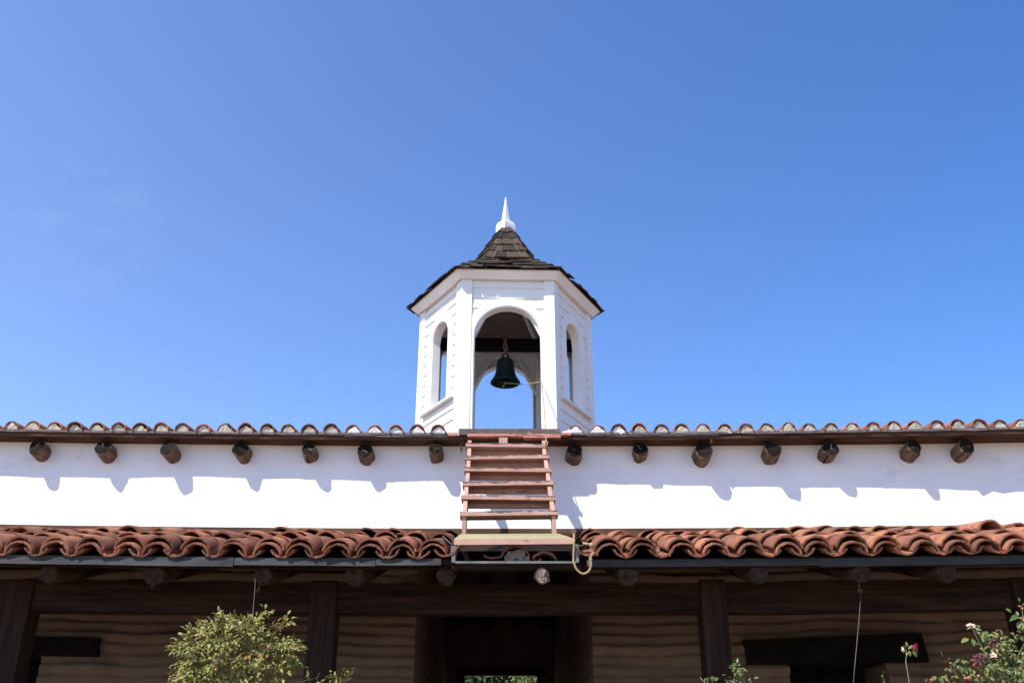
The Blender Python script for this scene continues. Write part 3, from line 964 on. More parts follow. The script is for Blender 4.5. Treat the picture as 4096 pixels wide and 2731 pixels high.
# tilted landing plank at the foot
p = MB()
fa, fb = at(1816, 2156, 6.90), at(2294, 2152, 6.90)
ba, bb = at(1842, 2134, 7.18), at(2236, 2133, 7.18)
dn = Vector((0, -.003, -.042))
p.hexa([fa + dn, fb + dn, bb + dn, ba + dn, fa, fb, bb, ba])
p.f = p.f[:]; p.m = [1, 0, 1, 1, 1, 1]
p.build('landing_plank', [M['plank'], M['pink']], st)

# ================================================================== CUPOLA
CC = Vector((-.075, 10.07, 0))
ROT = R(1.9)
RB = 1.004
AP = RB * math.cos(R(30))
ZB, ZT = H(2.72), H(5.085)
cup = thing('bell_cupola', (CC.x, CC.y, ZB), 'white hexagonal bell cupola with arched openings and dark shingle roof', 'cupola')
def frame(k):
    am = R(60 * k + 30) + ROT
    nn = Vector((math.cos(am), math.sin(am), 0))
    return nn, Vector((-nn.y, nn.x, 0))
def hexpt(k, r, z):
    am = R(60 * k) + ROT
    return Vector((CC.x + r * math.cos(am), CC.y + r * math.sin(am), z))
ARCH_T = H(4.722)
FH = RB / 2
for k in range(6):
    nn, tt = frame(k)
    def P(u, z, out): return Vector((CC.x, CC.y, 0)) + nn * (AP + out) + tt * u + Vector((0, 0, z))
    door = k in (1, 4)
    r = .376 if door else .203
    zs = ARCH_T - r
    zb = ZB if door else H(3.70)
    def half(z):
        if z < zb or z > ARCH_T: return 0
        return r if z < zs else math.sqrt(max(0, r * r - (z - zs) ** 2))
    # lapped siding cut round the opening
    b = MB()
    z = ZT - .008
    ul = FH - .055
    BE = .127
    bi = 0
    while z > ZB:
        z1, z0 = z, max(z - BE, ZB)
        sub = 8
        for s_ in range(sub):
            za, zb_ = z0 + (z1 - z0) * s_ / sub, z0 + (z1 - z0) * (s_ + 1) / sub
            ha, hb = half(za), half(zb_)
            oa, ob = .014 * (1 - s_ / sub), .014 * (1 - (s_ + 1) / sub)
            for sg in (-1, 1):
                ua, ub = sg * (ha + .01 if ha else 0), sg * (hb + .01 if hb else 0)
                q = [P(ua, za, oa), P(sg * ul, za, oa), P(sg * ul, zb_, ob), P(ub, zb_, ob)]
                qb = [P(ua, za, -.028), P(sg * ul, za, -.028), P(sg * ul, zb_, -.028), P(ub, zb_, -.028)]
                if abs(ua) >= ul: continue
                fs = [(0, 1, 2, 3), (7, 6, 5, 4)]
                if sg < 0: fs = [f[::-1] for f in fs]
                if s_ == 0: fs.append((0, 4, 5, 1) if sg > 0 else (1, 5, 4, 0))
                b.add(q + qb, fs)
        z = z0 - .0
        bi += 1
    b.build('siding', M['white'], cup)
    # arch casing with a lining through the wall
    b = MB()
    ro = .462 if door else .308
    ucl = FH - .094
    ns = 28
    inn, out = [], []
    inn.append((-r, zb)); out.append((-(min(ro, ucl)), zb))
    for j in range(ns + 1):
        t = math.pi - math.pi * j / ns
        inn.append((r * math.cos(t), zs + r * math.sin(t)))
        ou, oz = ro * math.cos(t), zs + ro * math.sin(t)
        if abs(ou) > ucl:
            ou = math.copysign(ucl, ou)
        out.append((ou, oz))
    inn.append((r, zb)); out.append((min(ro, ucl), zb))
    m = len(inn)
    vs = [P(u, z_, .022) for u, z_ in inn] + [P(u, z_, .022) for u, z_ in out] + [P(u, z_, -.002) for u, z_ in inn] + [P(u, z_, -.004) for u, z_ in out]
    fs = []
    for j in range(m - 1):
        fs.append((j, j + 1, m + j + 1, m + j))
        fs.append((m + j, m + j + 1, 3 * m + j + 1, 3 * m + j))
        fs.append((j + 1, j, 2 * m + j, 2 * m + j + 1))
    b.add(vs, fs)
    rl = .013
    sc2 = (r - rl) / r
    lin = [(u * sc2, zs + (z_ - zs) * sc2 if z_ > zs else z_) for u, z_ in inn]
    dp = -.105 if door else -.088
    vs = [P(u, z_, .010) for u, z_ in lin] + [P(u, z_, .010) for u, z_ in inn] + [P(u, z_, dp) for u, z_ in lin] + [P(u, z_, dp) for u, z_ in inn]
    fs = []
    for j in range(m - 1):
        fs.append((j, j + 1, m + j + 1, m + j))
        fs.append((j + 1, j, 2 * m + j, 2 * m + j + 1))
        fs.append((2 * m + j + 1, 2 * m + j, 3 * m + j, 3 * m + j + 1))
        fs.append((m + j, m + j + 1, 3 * m + j + 1, 3 * m + j))
    b.add(vs, fs)
    b.build('arch_casing', M['white'], cup)
    if not door:
        b = MB()
        hw = .375
        q = [P(-hw, zb - .030, -.1), P(hw, zb - .030, -.1), P(hw, zb - .036, .062), P(-hw, zb - .036, .062),
             P(-hw, zb + .004, -.1), P(hw, zb + .004, -.1), P(hw, zb - .008, .062), P(-hw, zb - .008, .062)]
        b.hexa(q)
        b.build('sill', M['white'], cup, bevel=.004)
    # inner framing: rails, studs and a brace, white but in shade
    b = MB()
    for zz in ((H(4.86),) if not door else (H(4.86), H(4.97))):
        q = [P(-FH + .08, zz - .035, -.10), P(FH - .08, zz - .035, -.10), P(FH - .08, zz - .035, -.03), P(-FH + .08, zz - .035, -.03),
             P(-FH + .08, zz + .035, -.10), P(FH - .08, zz + .035, -.10), P(FH - .08, zz + .035, -.03), P(-FH + .08, zz + .035, -.03)]
        b.hexa(q)
    for u in ((-.36, -.12, .14, .37) if door else (-.28, .28)):
        za, zb2 = (H(4.90), ZT - .01) if door else (ZB, ZT - .01)
        b.hexa([P(u - .02, za, -.09), P(u + .02, za, -.09), P(u + .02, za, -.03), P(u - .02, za, -.03), P(u - .02, zb2, -.09), P(u + .02, zb2, -.09), P(u + .02, zb2, -.03), P(u - .02, zb2, -.03)])
    for sg in ((-1, 1) if door else ()):
        b.hexa([P(sg * .44, H(4.30), -.088), P(sg * .40, H(4.30), -.088), P(sg * .40, H(4.30), -.045), P(sg * .44, H(4.30), -.045),
                P(sg * .19, H(4.83), -.088), P(sg * .14, H(4.83), -.088), P(sg * .14, H(4.83), -.045), P(sg * .19, H(4.83), -.045)])
    b.build('inner_framing', M['white'], cup)
# corner posts, each a V of two boards
for k in range(6):
    b = MB()
    wv = .098
    for kk, sg in ((k - 1, 1), (k, -1)):
        nn, tt = frame(kk)
        def P(u, out, z): return Vector((CC.x, CC.y, z)) + nn * (AP + out) + tt * u
        e = .030
        fu = FH + e * math.tan(R(30))
        ring = [(sg * (FH - wv), -.07), (sg * (FH - wv), e), (sg * fu, e), (sg * (FH - .07 * math.tan(R(30))), -.07)]
        for (za, zb2) in ((ZB, H(3.30) - .001), (H(3.30) + .001, ZT)) if (k in (4, 5)) else ((ZB, ZT),):
            if k == 5 and za == ZB: zb2 = H(3.62)
            if k == 5 and za != ZB: za = H(3.622)
            q = [P(u, o, za) for u, o in ring] + [P(u, o, zb2) for u, o in ring]
            if sg > 0: q = [q[3], q[2], q[1], q[0], q[7], q[6], q[5], q[4]]
            b.hexa(q)
    b.build('corner_post', M['white'], cup)

# eave: frieze, slanted crown board, soffit
b = MB()
def ring(r, z): return [hexpt(k, r, z) for k in range(6)]
rings = [ring(RB + .036, H(5.052)), ring(RB + .065, H(5.036)), ring(RB + .145, H(5.108)), ring(RB + .150, H(5.122)), ring(RB - .06, H(5.122)), ring(RB - .06, H(5.052))]
vs = [q for rr in rings for q in rr]
fs = []
for i in range(len(rings)):
    i2 = (i + 1) % len(rings)
    for k in range(6):
        k2 = (k + 1) % 6
        fs.append((i * 6 + k, i * 6 + k2, i2 * 6 + k2, i2 * 6 + k))
b.add(vs, fs)
b.build('cornice', M['white'], cup)
# closed roof body under the shingles
RS0, ZS0 = 1.170, H(5.118)
RS1, ZS1 = .53, H(5.565)
RP0, ZP0 = .505, H(5.592)
RP1, ZP1 = .075, H(6.260)
b = MB()
rings = [ring(RS0 + .004, ZS0 + .002), ring(RS1, ZS1 - .01)]
vs = [q for rr in rings for q in rr]
b.add(vs, [(k, (k + 1) % 6, 6 + (k + 1) % 6, 6 + k) for k in range(6)])
rings = [ring(RS0 + .004, ZS0 - .004), ring(RS1, ZS1 - .03)]
vs = [q for rr in rings for q in rr]
b.add(vs, [((k + 1) % 6, k, 6 + k, 6 + (k + 1) % 6) for k in range(6)])
rings = [ring(RP0 - .01, ZP0 - .05), ring(RP1, ZP1)]
vs = [q for rr in rings for q in rr]
b.add(vs, [(k, (k + 1) % 6, 6 + (k + 1) % 6, 6 + k) for k in range(6)] + [(6, 7, 8, 9, 10, 11)])
b.build('roof_sheathing', M['eavewood'], cup)
def shingles(mb, r0, z0, r1, z1, rows, over=0.03, wmin=.07, wmax=.14, start=0.0, lift=.014):
    for k in range(6):
        A0, A1 = hexpt(k, r0, z0), hexpt(k + 1, r0, z0)
        B0, B1 = hexpt(k, r1, z1), hexpt(k + 1, r1, z1)
        nf = (A1 - A0).cross(B0 - A0).normalized()
        if nf.z < 0: nf = -nf
        for row in range(rows):
            f0 = row / rows - (over if row == 0 else .0)
            f1 = min(1.0, (row + 1.55) / rows)
            fm = (row + 1.0) / rows
            def edge(f, u): return (A0 + (B0 - A0) * f).lerp(A1 + (B1 - A1) * f, u)
            wid = (edge(f0, 1) - edge(f0, 0)).length
            u = -.01
            while u < 1.0:
                wd = random.uniform(wmin, wmax) / wid
                u2 = min(1.01, u + wd)
                if 1.01 - u2 < .04: u2 = 1.01
                mb.tone = random.random()
                g_ = .0035 / wid
                ff = f0 + random.uniform(-.05, .025) / rows
                lf = lift * random.uniform(.7, 1.7)
                th = random.uniform(.009, .015)
                tw = random.uniform(-.004, .004)
                e0 = edge(ff, u + g_); e1 = edge(ff + random.uniform(-.02, .02) / rows, u2 - g_)
                t0 = edge(f1, u + g_); t1 = edge(f1, u2 - g_)
                mb.hexa([e0 + nf * (lf - th + .004 + tw), e1 + nf * (lf - th + .004 - tw), t1 - nf * .001, t0 - nf * .001,
                         e0 + nf * (lf + .004 + tw), e1 + nf * (lf + .004 - tw), t1 + nf * .004, t0 + nf * .004])
                u = u2
        # hip caps
    for k in range(6):
        A, B = hexpt(k, r0, z0), hexpt(k, r1, z1)
        d = (B - A)
        for row in range(rows):
            mb.tone = random.random() * .8
            for sg in (-1, 1):
                nA, tA = frame(k if sg > 0 else k - 1)
                A0, A1 = hexpt(k if sg > 0 else k - 1, r0, z0), hexpt((k if sg > 0 else k - 1) + 1, r0, z0)
                Bq = hexpt(k if sg > 0 else k - 1, r1, z1)
                nf = (A1 - A0).cross(Bq - A0).normalized()
                if nf.z < 0: nf = -nf
                f0, f1 = row / rows - (over * .8 if row == 0 else 0) + random.uniform(-.02, .02) / rows, min(1.0, (row + 1.35) / rows)
                w0, w1 = .055, .045
                p0, p1 = A + d * f0, A + d * f1
                lo = .018 + random.uniform(0, .008)
                q = [p0 + nf * (lo - .004), p0 + tA * sg * w0 + nf * (lo - .004), p1 + tA * sg * w1 + nf * .006, p1 + nf * .006,
                     p0 + nf * (lo + .008), p0 + tA * sg * w0 + nf * (lo + .008), p1 + tA * sg * w1 + nf * .014, p1 + nf * .014]
                mb.hexa(q)
b = MB()
shingles(b, RS0, ZS0, RS1, ZS1, 4, over=.03, wmin=.09, wmax=.18, lift=.024)
b.build('roof_skirt', M['shingle'], cup)
b = MB()
shingles(b, RP0, ZP0, RP1, ZP1, 5, over=.02, wmin=.10, wmax=.18, lift=.018)
b.build('roof_spire', M['shingle'], cup)
b = MB()
rings = [ring(RS1 + .045, ZS1 - .012), ring(RP0 - .03, ZP0 + .012)]
b.add([q for rr in rings for q in rr], [(k, (k + 1) % 6, 6 + (k + 1) % 6, 6 + k) for k in range(6)])
b.build('roof_flashing', M['copper'], cup)
# finial: square block on its corner, tapered spike
fin = MB()
fc = Vector((CC.x - .006, CC.y, 0))
def sq(hw, z, off=0.0):
    return [Vector((fc.x + hw * math.cos(R(45 * 0 + 90 * k) + R(-4)), fc.y + hw * math.sin(R(90 * k) + R(-4)), z + off)) for k in range(4)]
prof = [(.070, H(6.215)), (.122, H(6.225)), (.127, H(6.262)), (.124, H(6.315)), (.108, H(6.362)), (.064, H(6.392)), (.062, H(6.395))]
vs = []
for hw, z in prof: vs += sq(hw, z)
fs = []
for i in range(len(prof) - 1):
    for k in range(4):
        k2 = (k + 1) % 4
        fs.append((i * 4 + k, i * 4 + k2, i * 4 + 4 + k2, i * 4 + 4 + k))
fs.append((3, 2, 1, 0)); fs.append(tuple(len(vs) - 4 + k for k in range(4)))
fin.add(vs, fs)
vs = sq(.054, H(6.394)) + sq(.008, H(6.748))
fin.add(vs, [(0, 1, 5, 4), (1, 2, 6, 5), (2, 3, 7, 6), (3, 0, 4, 7), (4, 5, 6, 7)])
fin.build('finial', M['finial'], cup, bevel=.006)
# inside: ceiling boards, rafters, bell beam
b = MB()
rings = [ring(RB - .06, H(5.06)), ring(.30, H(5.50))]
b.add([q for rr in rings for q in rr], [((k + 1) % 6, k, 6 + k, 6 + (k + 1) % 6) for k in range(6)] + [(11, 10, 9, 8, 7, 6)])
b.build('ceiling_boards', M['inner'], cup)
b = MB()
for k in range(6):
    A, B = hexpt(k, RB - .12, H(5.0)), hexpt(k, .26, H(5.47))
    d = (B - A).normalized()
    b.box((A + B) / 2, ((B - A).length, .045, .07), d.to_track_quat('X', 'Z').to_matrix())
b.build('ceiling_rafters', M['white'], cup)
b = MB()
nn, tt = frame(4)
b.box((CC.x, CC.y, H(4.648)), (1.72, .10, .135), Matrix.Rotation(ROT, 3, 'Z'))
b.build('bell_beam', M['black'], cup)
b = MB()
b.add(ring(RB - .05, H(2.98)), [(0, 1, 2, 3, 4, 5)])
b.add(ring(RB - .05, H(2.96)), [(5, 4, 3, 2, 1, 0)])
b.build('floor', M['tar'], cup)

# ================================================================== BELL
BC = Vector((-.079, 10.05, H(4.144)))
bell = thing('bell', BC, 'small green black bronze bell hanging under the dark beam inside the cupola', 'bell')
b = MB()
prof = [(.170, .0), (.176, .004), (.176, .012), (.166, .028), (.150, .052), (.132, .085), (.118, .125), (.110, .170), (.106, .220), (.102, .262), (.094, .288), (.076, .304), (.045, .313), (.0, .316)]
b.lathe(prof, BC, 40)
inner = [(.0, .295), (.075, .285), (.092, .25), (.098, .17), (.112, .10), (.140, .045), (.170, .0)]
b.lathe(inner, BC, 40)
b.build('bell_body', M['bell'], bell)
b = MB()
b.tube([BC + Vector((-.035, 0, .31)), BC + Vector((-.03, 0, .37)), BC + Vector((.0, 0, .39)), BC + Vector((.03, 0, .37)), BC + Vector((.035, 0, .31))], .013, 8)
b.build('crown_loop', M['bell'], bell)
b = MB()
b.tube([BC + Vector((0, 0, .28)), BC + Vector((.005, -.02, .08)), BC + Vector((.008, -.04, .0)), BC + Vector((.004, -.05, -.03))], [.008, .010, .016, .012], 10)
b.lathe([(0, -.03), (.022, -.022), (.026, 0), (.02, .022), (0, .03)], BC + Vector((.008, -.04, .0)), 14)
b.build('clapper', M['bell'], bell)
b = MB()
z0, z1 = BC.z + .37, H(4.735)
def strands(mb, pts, r, pitch, ns=3, step=.010, n=6):
    P_ = [Vector(q) for q in pts]
    # resample
    out = [P_[0]]
    for i in range(len(P_) - 1):
        L = (P_[i + 1] - P_[i]).length
        k = max(1, int(L / step))
        for j in range(1, k + 1): out.append(P_[i].lerp(P_[i + 1], j / k))
    up = None
    fr = []
    s = 0
    for i, q in enumerate(out):
        d = (out[min(i + 1, len(out) - 1)] - out[max(i - 1, 0)]).normalized()
        if up is None: up = d.cross(Vector((.2, 1, .1))).normalized()
        up = (up - d * up.dot(d)).normalized()
        if i: s += (q - out[i - 1]).length
        fr.append((q, up.copy(), d.cross(up), s))
    for k in range(ns):
        ph = TAU * k / ns
        mb.tube([q + (u * math.cos(ph + s_ / pitch * TAU) + w_ * math.sin(ph + s_ / pitch * TAU)) * r * .52 for q, u, w_, s_ in fr], r * .56, n)
def curve(pts, sub=6):
    P_ = [Vector(q) for q in pts]
    P_ = [P_[0] * 2 - P_[1]] + P_ + [P_[-1] * 2 - P_[-2]]
    out = []
    for i in range(1, len(P_) - 2):
        p0, p1, p2, p3 = P_[i - 1], P_[i], P_[i + 1], P_[i + 2]
        for j in range(sub):
            t = j / sub
            out.append(.5 * ((2 * p1) + (p2 - p0) * t + (2 * p0 - 5 * p1 + 4 * p2 - p3) * t * t + (3 * p1 - p0 - 3 * p2 + p3) * t ** 3))
    out.append(P_[-2])
    return out
strands(b, curve([(BC.x - .015, BC.y, z0), (BC.x + .012, BC.y - .02, z0 + .05), (BC.x + .014, BC.y - .055, H(4.60)), (BC.x - .02, BC.y - .062, H(4.70)), (BC.x - .03, BC.y - .03, z1), (BC.x - .02, BC.y + .06, z1)]), .014, .05)
strands(b, curve([(BC.x + .012, BC.y, z0), (BC.x - .012, BC.y - .03, z0 + .06), (BC.x - .018, BC.y - .06, H(4.62)), (BC.x + .018, BC.y - .064, H(4.71)), (BC.x + .02, BC.y - .03, z1), (BC.x + .02, BC.y + .06, z1)]), .012, .05)
b.lathe([(0, -.03), (.03, -.02), (.034, 0), (.028, .02), (0, .028)], (BC.x - .012, BC.y - .03, z1 + .01), 10)
b.build('hanging_rope', M['pipe'], bell)

# ================================================================== ROPES
cl = BC + Vector((.004, -.05, -.012))
eye = at(2167, 1527, 9.155)
b = MB()
low = tread_c[0] + Vector((WT / 2 - .012, -.006, .006))
strands(b, curve([cl, cl.lerp(eye, .5) + Vector((0, 0, -.022)), eye]), .0065, .03, step=.012)
strands(b, curve([eye, eye.lerp(low, .5) + Vector((.004, 0, -.01)), low]), .0065, .03, step=.014)
b.lathe([(0, -.016), (.013, -.01), (.016, 0), (.012, .01), (0, .016)], cl, 10)
b.tube([cl, cl + Vector((-.02, 0, -.03)), cl + Vector((-.028, 0, -.055))], [.007, .006, .010], 6)
b.tube([low + Vector((-.01, 0, .012)), low + Vector((.014, -.004, .0)), low + Vector((.008, -.006, -.03)), low + Vector((-.012, 0, -.02))], .007, 6)
tag(b.build('bell_rope', M['rope']), 'thin pale rope running from the bell clapper over the cupola post down to the stair', 'rope')
b = MB()
z3 = lambda X, Y, d=6.87: at(1700 + X / 2.45, 1680 + Y / 2.45, d)
loop = [z3(1458, 1108, 6.90), z3(1462, 1180), z3(1456, 1280), z3(1458, 1390), z3(1490, 1465), z3(1545, 1503), z3(1600, 1482), z3(1628, 1420), z3(1620, 1352), z3(1645, 1300), z3(1648, 1240), z3(1620, 1215), z3(1585, 1212), z3(1550, 1200, 6.92)]
strands(b, curve(loop, 8), .0082, .036, step=.008)
strands(b, curve([z3(1612, 1340), z3(1630, 1362), z3(1612, 1372)], 6), .008, .042, step=.006)
k0 = z3(1632, 1222, 6.86)
b.lathe([(0, -.020), (.016, -.012), (.02, 0), (.015, .012), (0, .018)], k0, 10)
tag(b.build('rope_loop', M['rope']), 'thick hemp rope hanging in a loop at the right end of the stair landing', 'rope')
b = MB()
q = z3(1456, 1098, 6.90)
b.tube([q + Vector((.013 * math.cos(t * TAU / 12), -.004, .011 * math.sin(t * TAU / 12))) for t in range(13)], .005, 6, cap=False)
tag(b.build('iron_ring', M['pipe']), 'small rusty iron ring holding the thick rope loop beside the landing', 'ring')

for (pa, pb, d0, d1, lb) in (((1021, 2316), (1010, 2478), 7.02, 6.5, 'thin wire hanging straight from the veranda rafter down into the leafy rose bush'),
                             ((3445, 2362), (3408, 2790), 7.15, 6.9, 'thin wire hanging from a rafter hook in front of the right doorway')):
    b = MB()
    A, B = at(*pa, d0), at(*pb, d1)
    b.tube([A, A.lerp(B, .3) + Vector((.002, 0, 0)), A.lerp(B, .7), B], .0016, 5)
    b.tube([A + Vector((.006 * math.cos(t), 0, .008 * math.sin(t))) for t in range(6)], .0022, 5)
    tag(b.build('hanging_wire', M['wire']), lb, 'wire', 'wires hanging from the veranda rafters')

# ================================================================== PLANTS
def leaf(mb, p, d, nrm_, L, W, tone):
    d = Vector(d).normalized()
    s = d.cross(Vector(nrm_))
    if s.length < 1e-3: s = Vector((1, 0, 0))
    s.normalize()
    nn = s.cross(d)
    mb.tone = tone
    fold = random.uniform(.1, .4) * W
    dr = random.uniform(.05, .3) * L
    p = Vector(p)
    q = [p, p + d * L * .38 + nn * -.0, p + d * L * .75 - nn * dr * .35, p + d * L - nn * dr]
    vs = [q[0], q[1] + s * W * .5 + nn * fold, q[2] + s * W * .36 + nn * fold * .7, q[3], q[2] - s * W * .36 + nn * fold * .7, q[1] - s * W * .5 + nn * fold, q[1], q[2]]
    mb.add(vs, [(0, 6, 1), (6, 7, 2, 1), (7, 3, 2), (0, 5, 6), (5, 4, 7, 6), (4, 3, 7)])
def rv(s=1.0): return Vector((random.uniform(-s, s), random.uniform(-s, s), random.uniform(-s, s)))
def spray(mb, p, d, L, tone_f, nl=5, stem=None):
    """a compound leaf: pairs of leaflets along a short stalk and one at the tip"""
    d = Vector(d).normalized()
    up = (Vector((-.35, -.5, .9)) + rv(.6)).normalized()
    s = d.cross(up).normalized()
    ln = L * random.uniform(.8, 1.2)
    for i in range((nl - 1) // 2):
        q = p + d * ln * (.9 + i * .75)
        for sg in (-1, 1):
            leaf(mb, q, s * sg + d * .55 + rv(.25), up + rv(.4), ln * random.uniform(.8, 1.1), ln * random.uniform(.45, .6), tone_f())
    leaf(mb, p + d * ln * 2.1, d + Vector((0, 0, -.2)) + rv(.3), up + rv(.4), ln * random.uniform(1.0, 1.3), ln * .6, tone_f())
def rtone():
    r = random.random()
    if r < .88: return random.uniform(.34, .76)
    if r < .95: return random.uniform(.76, .89)
    if r < .985: return random.uniform(.89, .95)
    return random.uniform(.95, 1.0)

# the full rose bush in front of the left bay
rc = at(935, 2655, 6.2)
rb = thing('rose_bush', (rc.x, rc.y, 0), 'dense sunlit rose bush with olive leaves in front of the left veranda bay', 'bush')
lf = MB(); sm = MB()
lobes = [((-.01, 0, 0), (.27, .24, .22)), ((-.18, -.05, .04), (.15, .18, .17)), ((.20, -.04, .03), (.15, .18, .18)), ((.06, -.02, .12), (.18, .18, .14)),
         ((-.22, -.06, -.12), (.12, .16, .10)), ((.24, 0, -.15), (.11, .16, .13)), ((0, -.05, -.28), (.25, .24, .20)), ((-.09, 0, .13), (.13, .15, .10))]
tips = [(690, 2582), (760, 2518), (735, 2570), (880, 2462), (1068, 2446), (1160, 2476), (1190, 2565), (1205, 2575), (1180, 2640), (760, 2640), (755, 2715), (985, 2470), (1150, 2560), (820, 2490), (930, 2476)]
base = Vector((rc.x, rc.y, 0))
main = []
for k in range(6):
    a_ = TAU * k / 6
    b1 = base + Vector((.05 * math.cos(a_), .05 * math.sin(a_), 0))
    e1 = rc + Vector((.16 * math.cos(a_), .08 + .08 * math.sin(a_), -.12))
    cc_ = curve([b1, b1.lerp(e1, .5) + Vector((.06 * math.cos(a_ + 1), .06 * math.sin(a_), 0)), e1, rc + Vector((.24 * math.cos(a_), .1 + .1 * math.sin(a_), .1))], 5)
    sm.tube(cc_, [.014 - .0105 * i / (len(cc_) - 1) for i in range(len(cc_))], 6)
for c, rad in lobes:
    cnt = int(430 * (rad[0] * rad[2]) / (.3 * .3))
    for k in range(cnt):
        v = rv(1)
        while v.length > 1 or v.length < .15: v = rv(1)
        v = v.normalized() * (v.length ** .6)
        p_ = rc + Vector(c) + Vector((v.x * rad[0], v.y * rad[1], v.z * rad[2]))
        if n3(p_.x, p_.y, p_.z, 7.5) < -.20: continue
        d = (Vector(v) * .8 + rv(.8) + Vector((-.1, -.35, -.15)))
        spray(lf, p_, d, .033, rtone, random.choice((3, 5, 5)))
for (px, py) in tips:
    T = at(px, py, rc.y - .05 + random.uniform(-.1, .1))
    T = rc + (T - rc) * .88
    B0 = rc + (T - rc) * .45
    cc_ = curve([B0, B0.lerp(T, .5) + rv(.02), T], 4)
    sm.tube(cc_, [.005 - .003 * i / (len(cc_) - 1) for i in range(len(cc_))], 5)
    for j, q in enumerate(cc_[1:]):
        for _ in range(3): spray(lf, q, (T - B0) * 2 + rv(.25) + Vector((0, -.05, 0)), .027, rtone, random.choice((3, 5)))
    for _ in range(2): spray(lf, T, (T - B0).normalized() + rv(.5), .026, rtone, 3)
lf.build('foliage', M['roseleaf'], rb)
sm.build('stems', M['cane'], rb)
for k in range(11):
    v = rv(1).normalized()
    p_ = rc + Vector((v.x * .40, -abs(v.y) * .30, v.z * .32))
    hb = MB()
    hb.lathe([(0, -.010), (.007, -.006), (.009, 0), (.006, .008), (0, .010)], p_, 7)
    for j in range(4): leaf(hb, p_ + rv(.004), rv(1), rv(1), .022, .008, .5)
    hb.build('withered_bloom', M['brownbloom'], rb)

def shoot_bush(loc_px, d, tops, label, name='rose_shoot', lm='greenleaf', nl=3, L=.026, group='rose shoots at the foot of the veranda'):
    r0 = at(*loc_px, d)
    t_ = thing(name, (r0.x, d, 0), label, 'plant', group)
    a_, b_ = MB(), MB()
    for (px, py, dens) in tops:
        T = at(px, py, d + random.uniform(-.06, .06))
        B0 = Vector((r0.x + (T.x - r0.x) * .35, d, 0))
        cc_ = curve([B0, B0.lerp(T, .5) + rv(.03), B0.lerp(T, .8) + rv(.015), T], 6)
        b_.tube(cc_, [.008 - .0058 * i / (len(cc_) - 1) for i in range(len(cc_))], 5)
        for q in cc_[-8:]:
            for _ in range(dens): spray(a_, q + rv(.02), Vector((0, -.3, .3)) + rv(1), L, rtone, random.choice((3, 5)))
    a_.build('foliage', M[lm], t_); b_.build('stems', M['cane'], t_)
    return t_
shoot_bush((1310, 2760), 6.3, [(1240, 2722, 2), (1268, 2712, 3), (1300, 2726, 3), (1362, 2706, 4), (1340, 2722, 3), (1385, 2730, 2), (1220, 2732, 2)], 'low rose shoots just right of the dense bush at the foot of the left post', lm='roseleaf')
shoot_bush((2945, 2760), 6.1, [(2950, 2690, 4), (2935, 2710, 4), (2965, 2712, 3), (2985, 2726, 2), (2925, 2726, 2), (3000, 2730, 2)], 'small clump of bright green rose leaves at the foot of the right post')
# bare twigs beside that clump and a yellow leaf
t_ = thing('bare_twig', at(2830, 2760, 6.1).to_2d().to_3d(), 'thin pale forked bare twigs left of the bright green clump by the right post', 'twig')
b = MB()
for pts in ([(2845, 2790), (2822, 2731), (2800, 2708)], [(2822, 2731), (2818, 2712)], [(2838, 2790), (2830, 2725), (2832, 2708)], [(2830, 2722), (2822, 2710)]):
    b.tube([at(*q, 6.1) for q in pts], .0028, 5)
q = at(2845, 2790, 6.1)
b.tube([Vector((q.x, q.y, 0)), q], .005, 5)
b.build('twigs', M['cane'], t_)
b = MB()
for (px, py, tn) in ((2856, 2722, .6), (2862, 2718, .7), (2852, 2728, .5)):
    leaf(b, at(px, py, 6.1), (random.uniform(-1, 1), -.3, .6), (0, -1, .5), .035, .022, tn)
b.build('leaf', M['greenleaf'], t_)

def flower(parent, c, r, m, npet, up, name='bloom', open_=.5, stam=True):
    b = MB()
    up = Vector(up).normalized()
    a_ = up.orthogonal().normalized(); bb_ = up.cross(a_)
    for ringi, (nn_, k_) in enumerate(((npet, 1.0), (max(3, npet - 2), .65))):
        for i in range(nn_):
            t = TAU * i / nn_ + ringi * .5 + random.uniform(-.2, .2)
            d = a_ * math.cos(t) + bb_ * math.sin(t)
            leaf(b, c, d * open_ * (1 if ringi == 0 else .6) + up * (1 - open_) + rv(.15), up, r * k_ * random.uniform(.9, 1.15), r * k_ * .95, .5)
    o = b.build(name, m, parent)
    if stam:
        s = MB()
        s.lathe([(0, -.004), (r * .22, 0), (r * .2, .005), (0, .009)], c + up * r * .25, 10)
        s.build('stamens', M['stamen'], o)
    return o
# single tall rose before the right doorway
c6 = lambda X, Y, d=5.9: at(3396 + X / 3.36, 2300 + Y / 3.36, d)
q0 = c6(815, 1480)
tr = thing('tall_rose', (q0.x, q0.y, 0), 'single tall rose stem with a crimson bloom in front of the right doorway', 'flower')
b = MB()
pts = [Vector((q0.x + .05, q0.y, 0))] + curve([q0, c6(795, 1340), c6(765, 1160), c6(772, 1080), c6(768, 1000)], 5)
b.tube(pts, [.0036 - .0010 * i / (len(pts) - 1) for i in range(len(pts))], 6)
b.tube([c6(775, 1085), c6(790, 1070), c6(803, 1064)], .0015, 5)
b.build('stem', M['cane'], tr)
b = MB()
for (X, Y, dx, dz, L) in ((765, 1000, -.4, .5, .035), (790, 990, .4, .3, .04), (830, 975, .7, -.4, .045), (840, 1000, .5, -.9, .05), (775, 960, 0, 1, .03), (750, 985, -.5, -.6, .03), (800, 1010, .1, -1, .035), (770, 1020, -.2, -.7, .03)):
    leaf(b, c6(X, Y), (dx, -.3, dz), (-.3, -1, .6), L, L * .5, random.uniform(.4, .85))
b.build('leaf', M['greenleaf'], tr)
flower(tr, c6(838, 965), .040, M['petalred'], 6, (.75, -.55, -.1), open_=.45, stam=False)
b = MB()
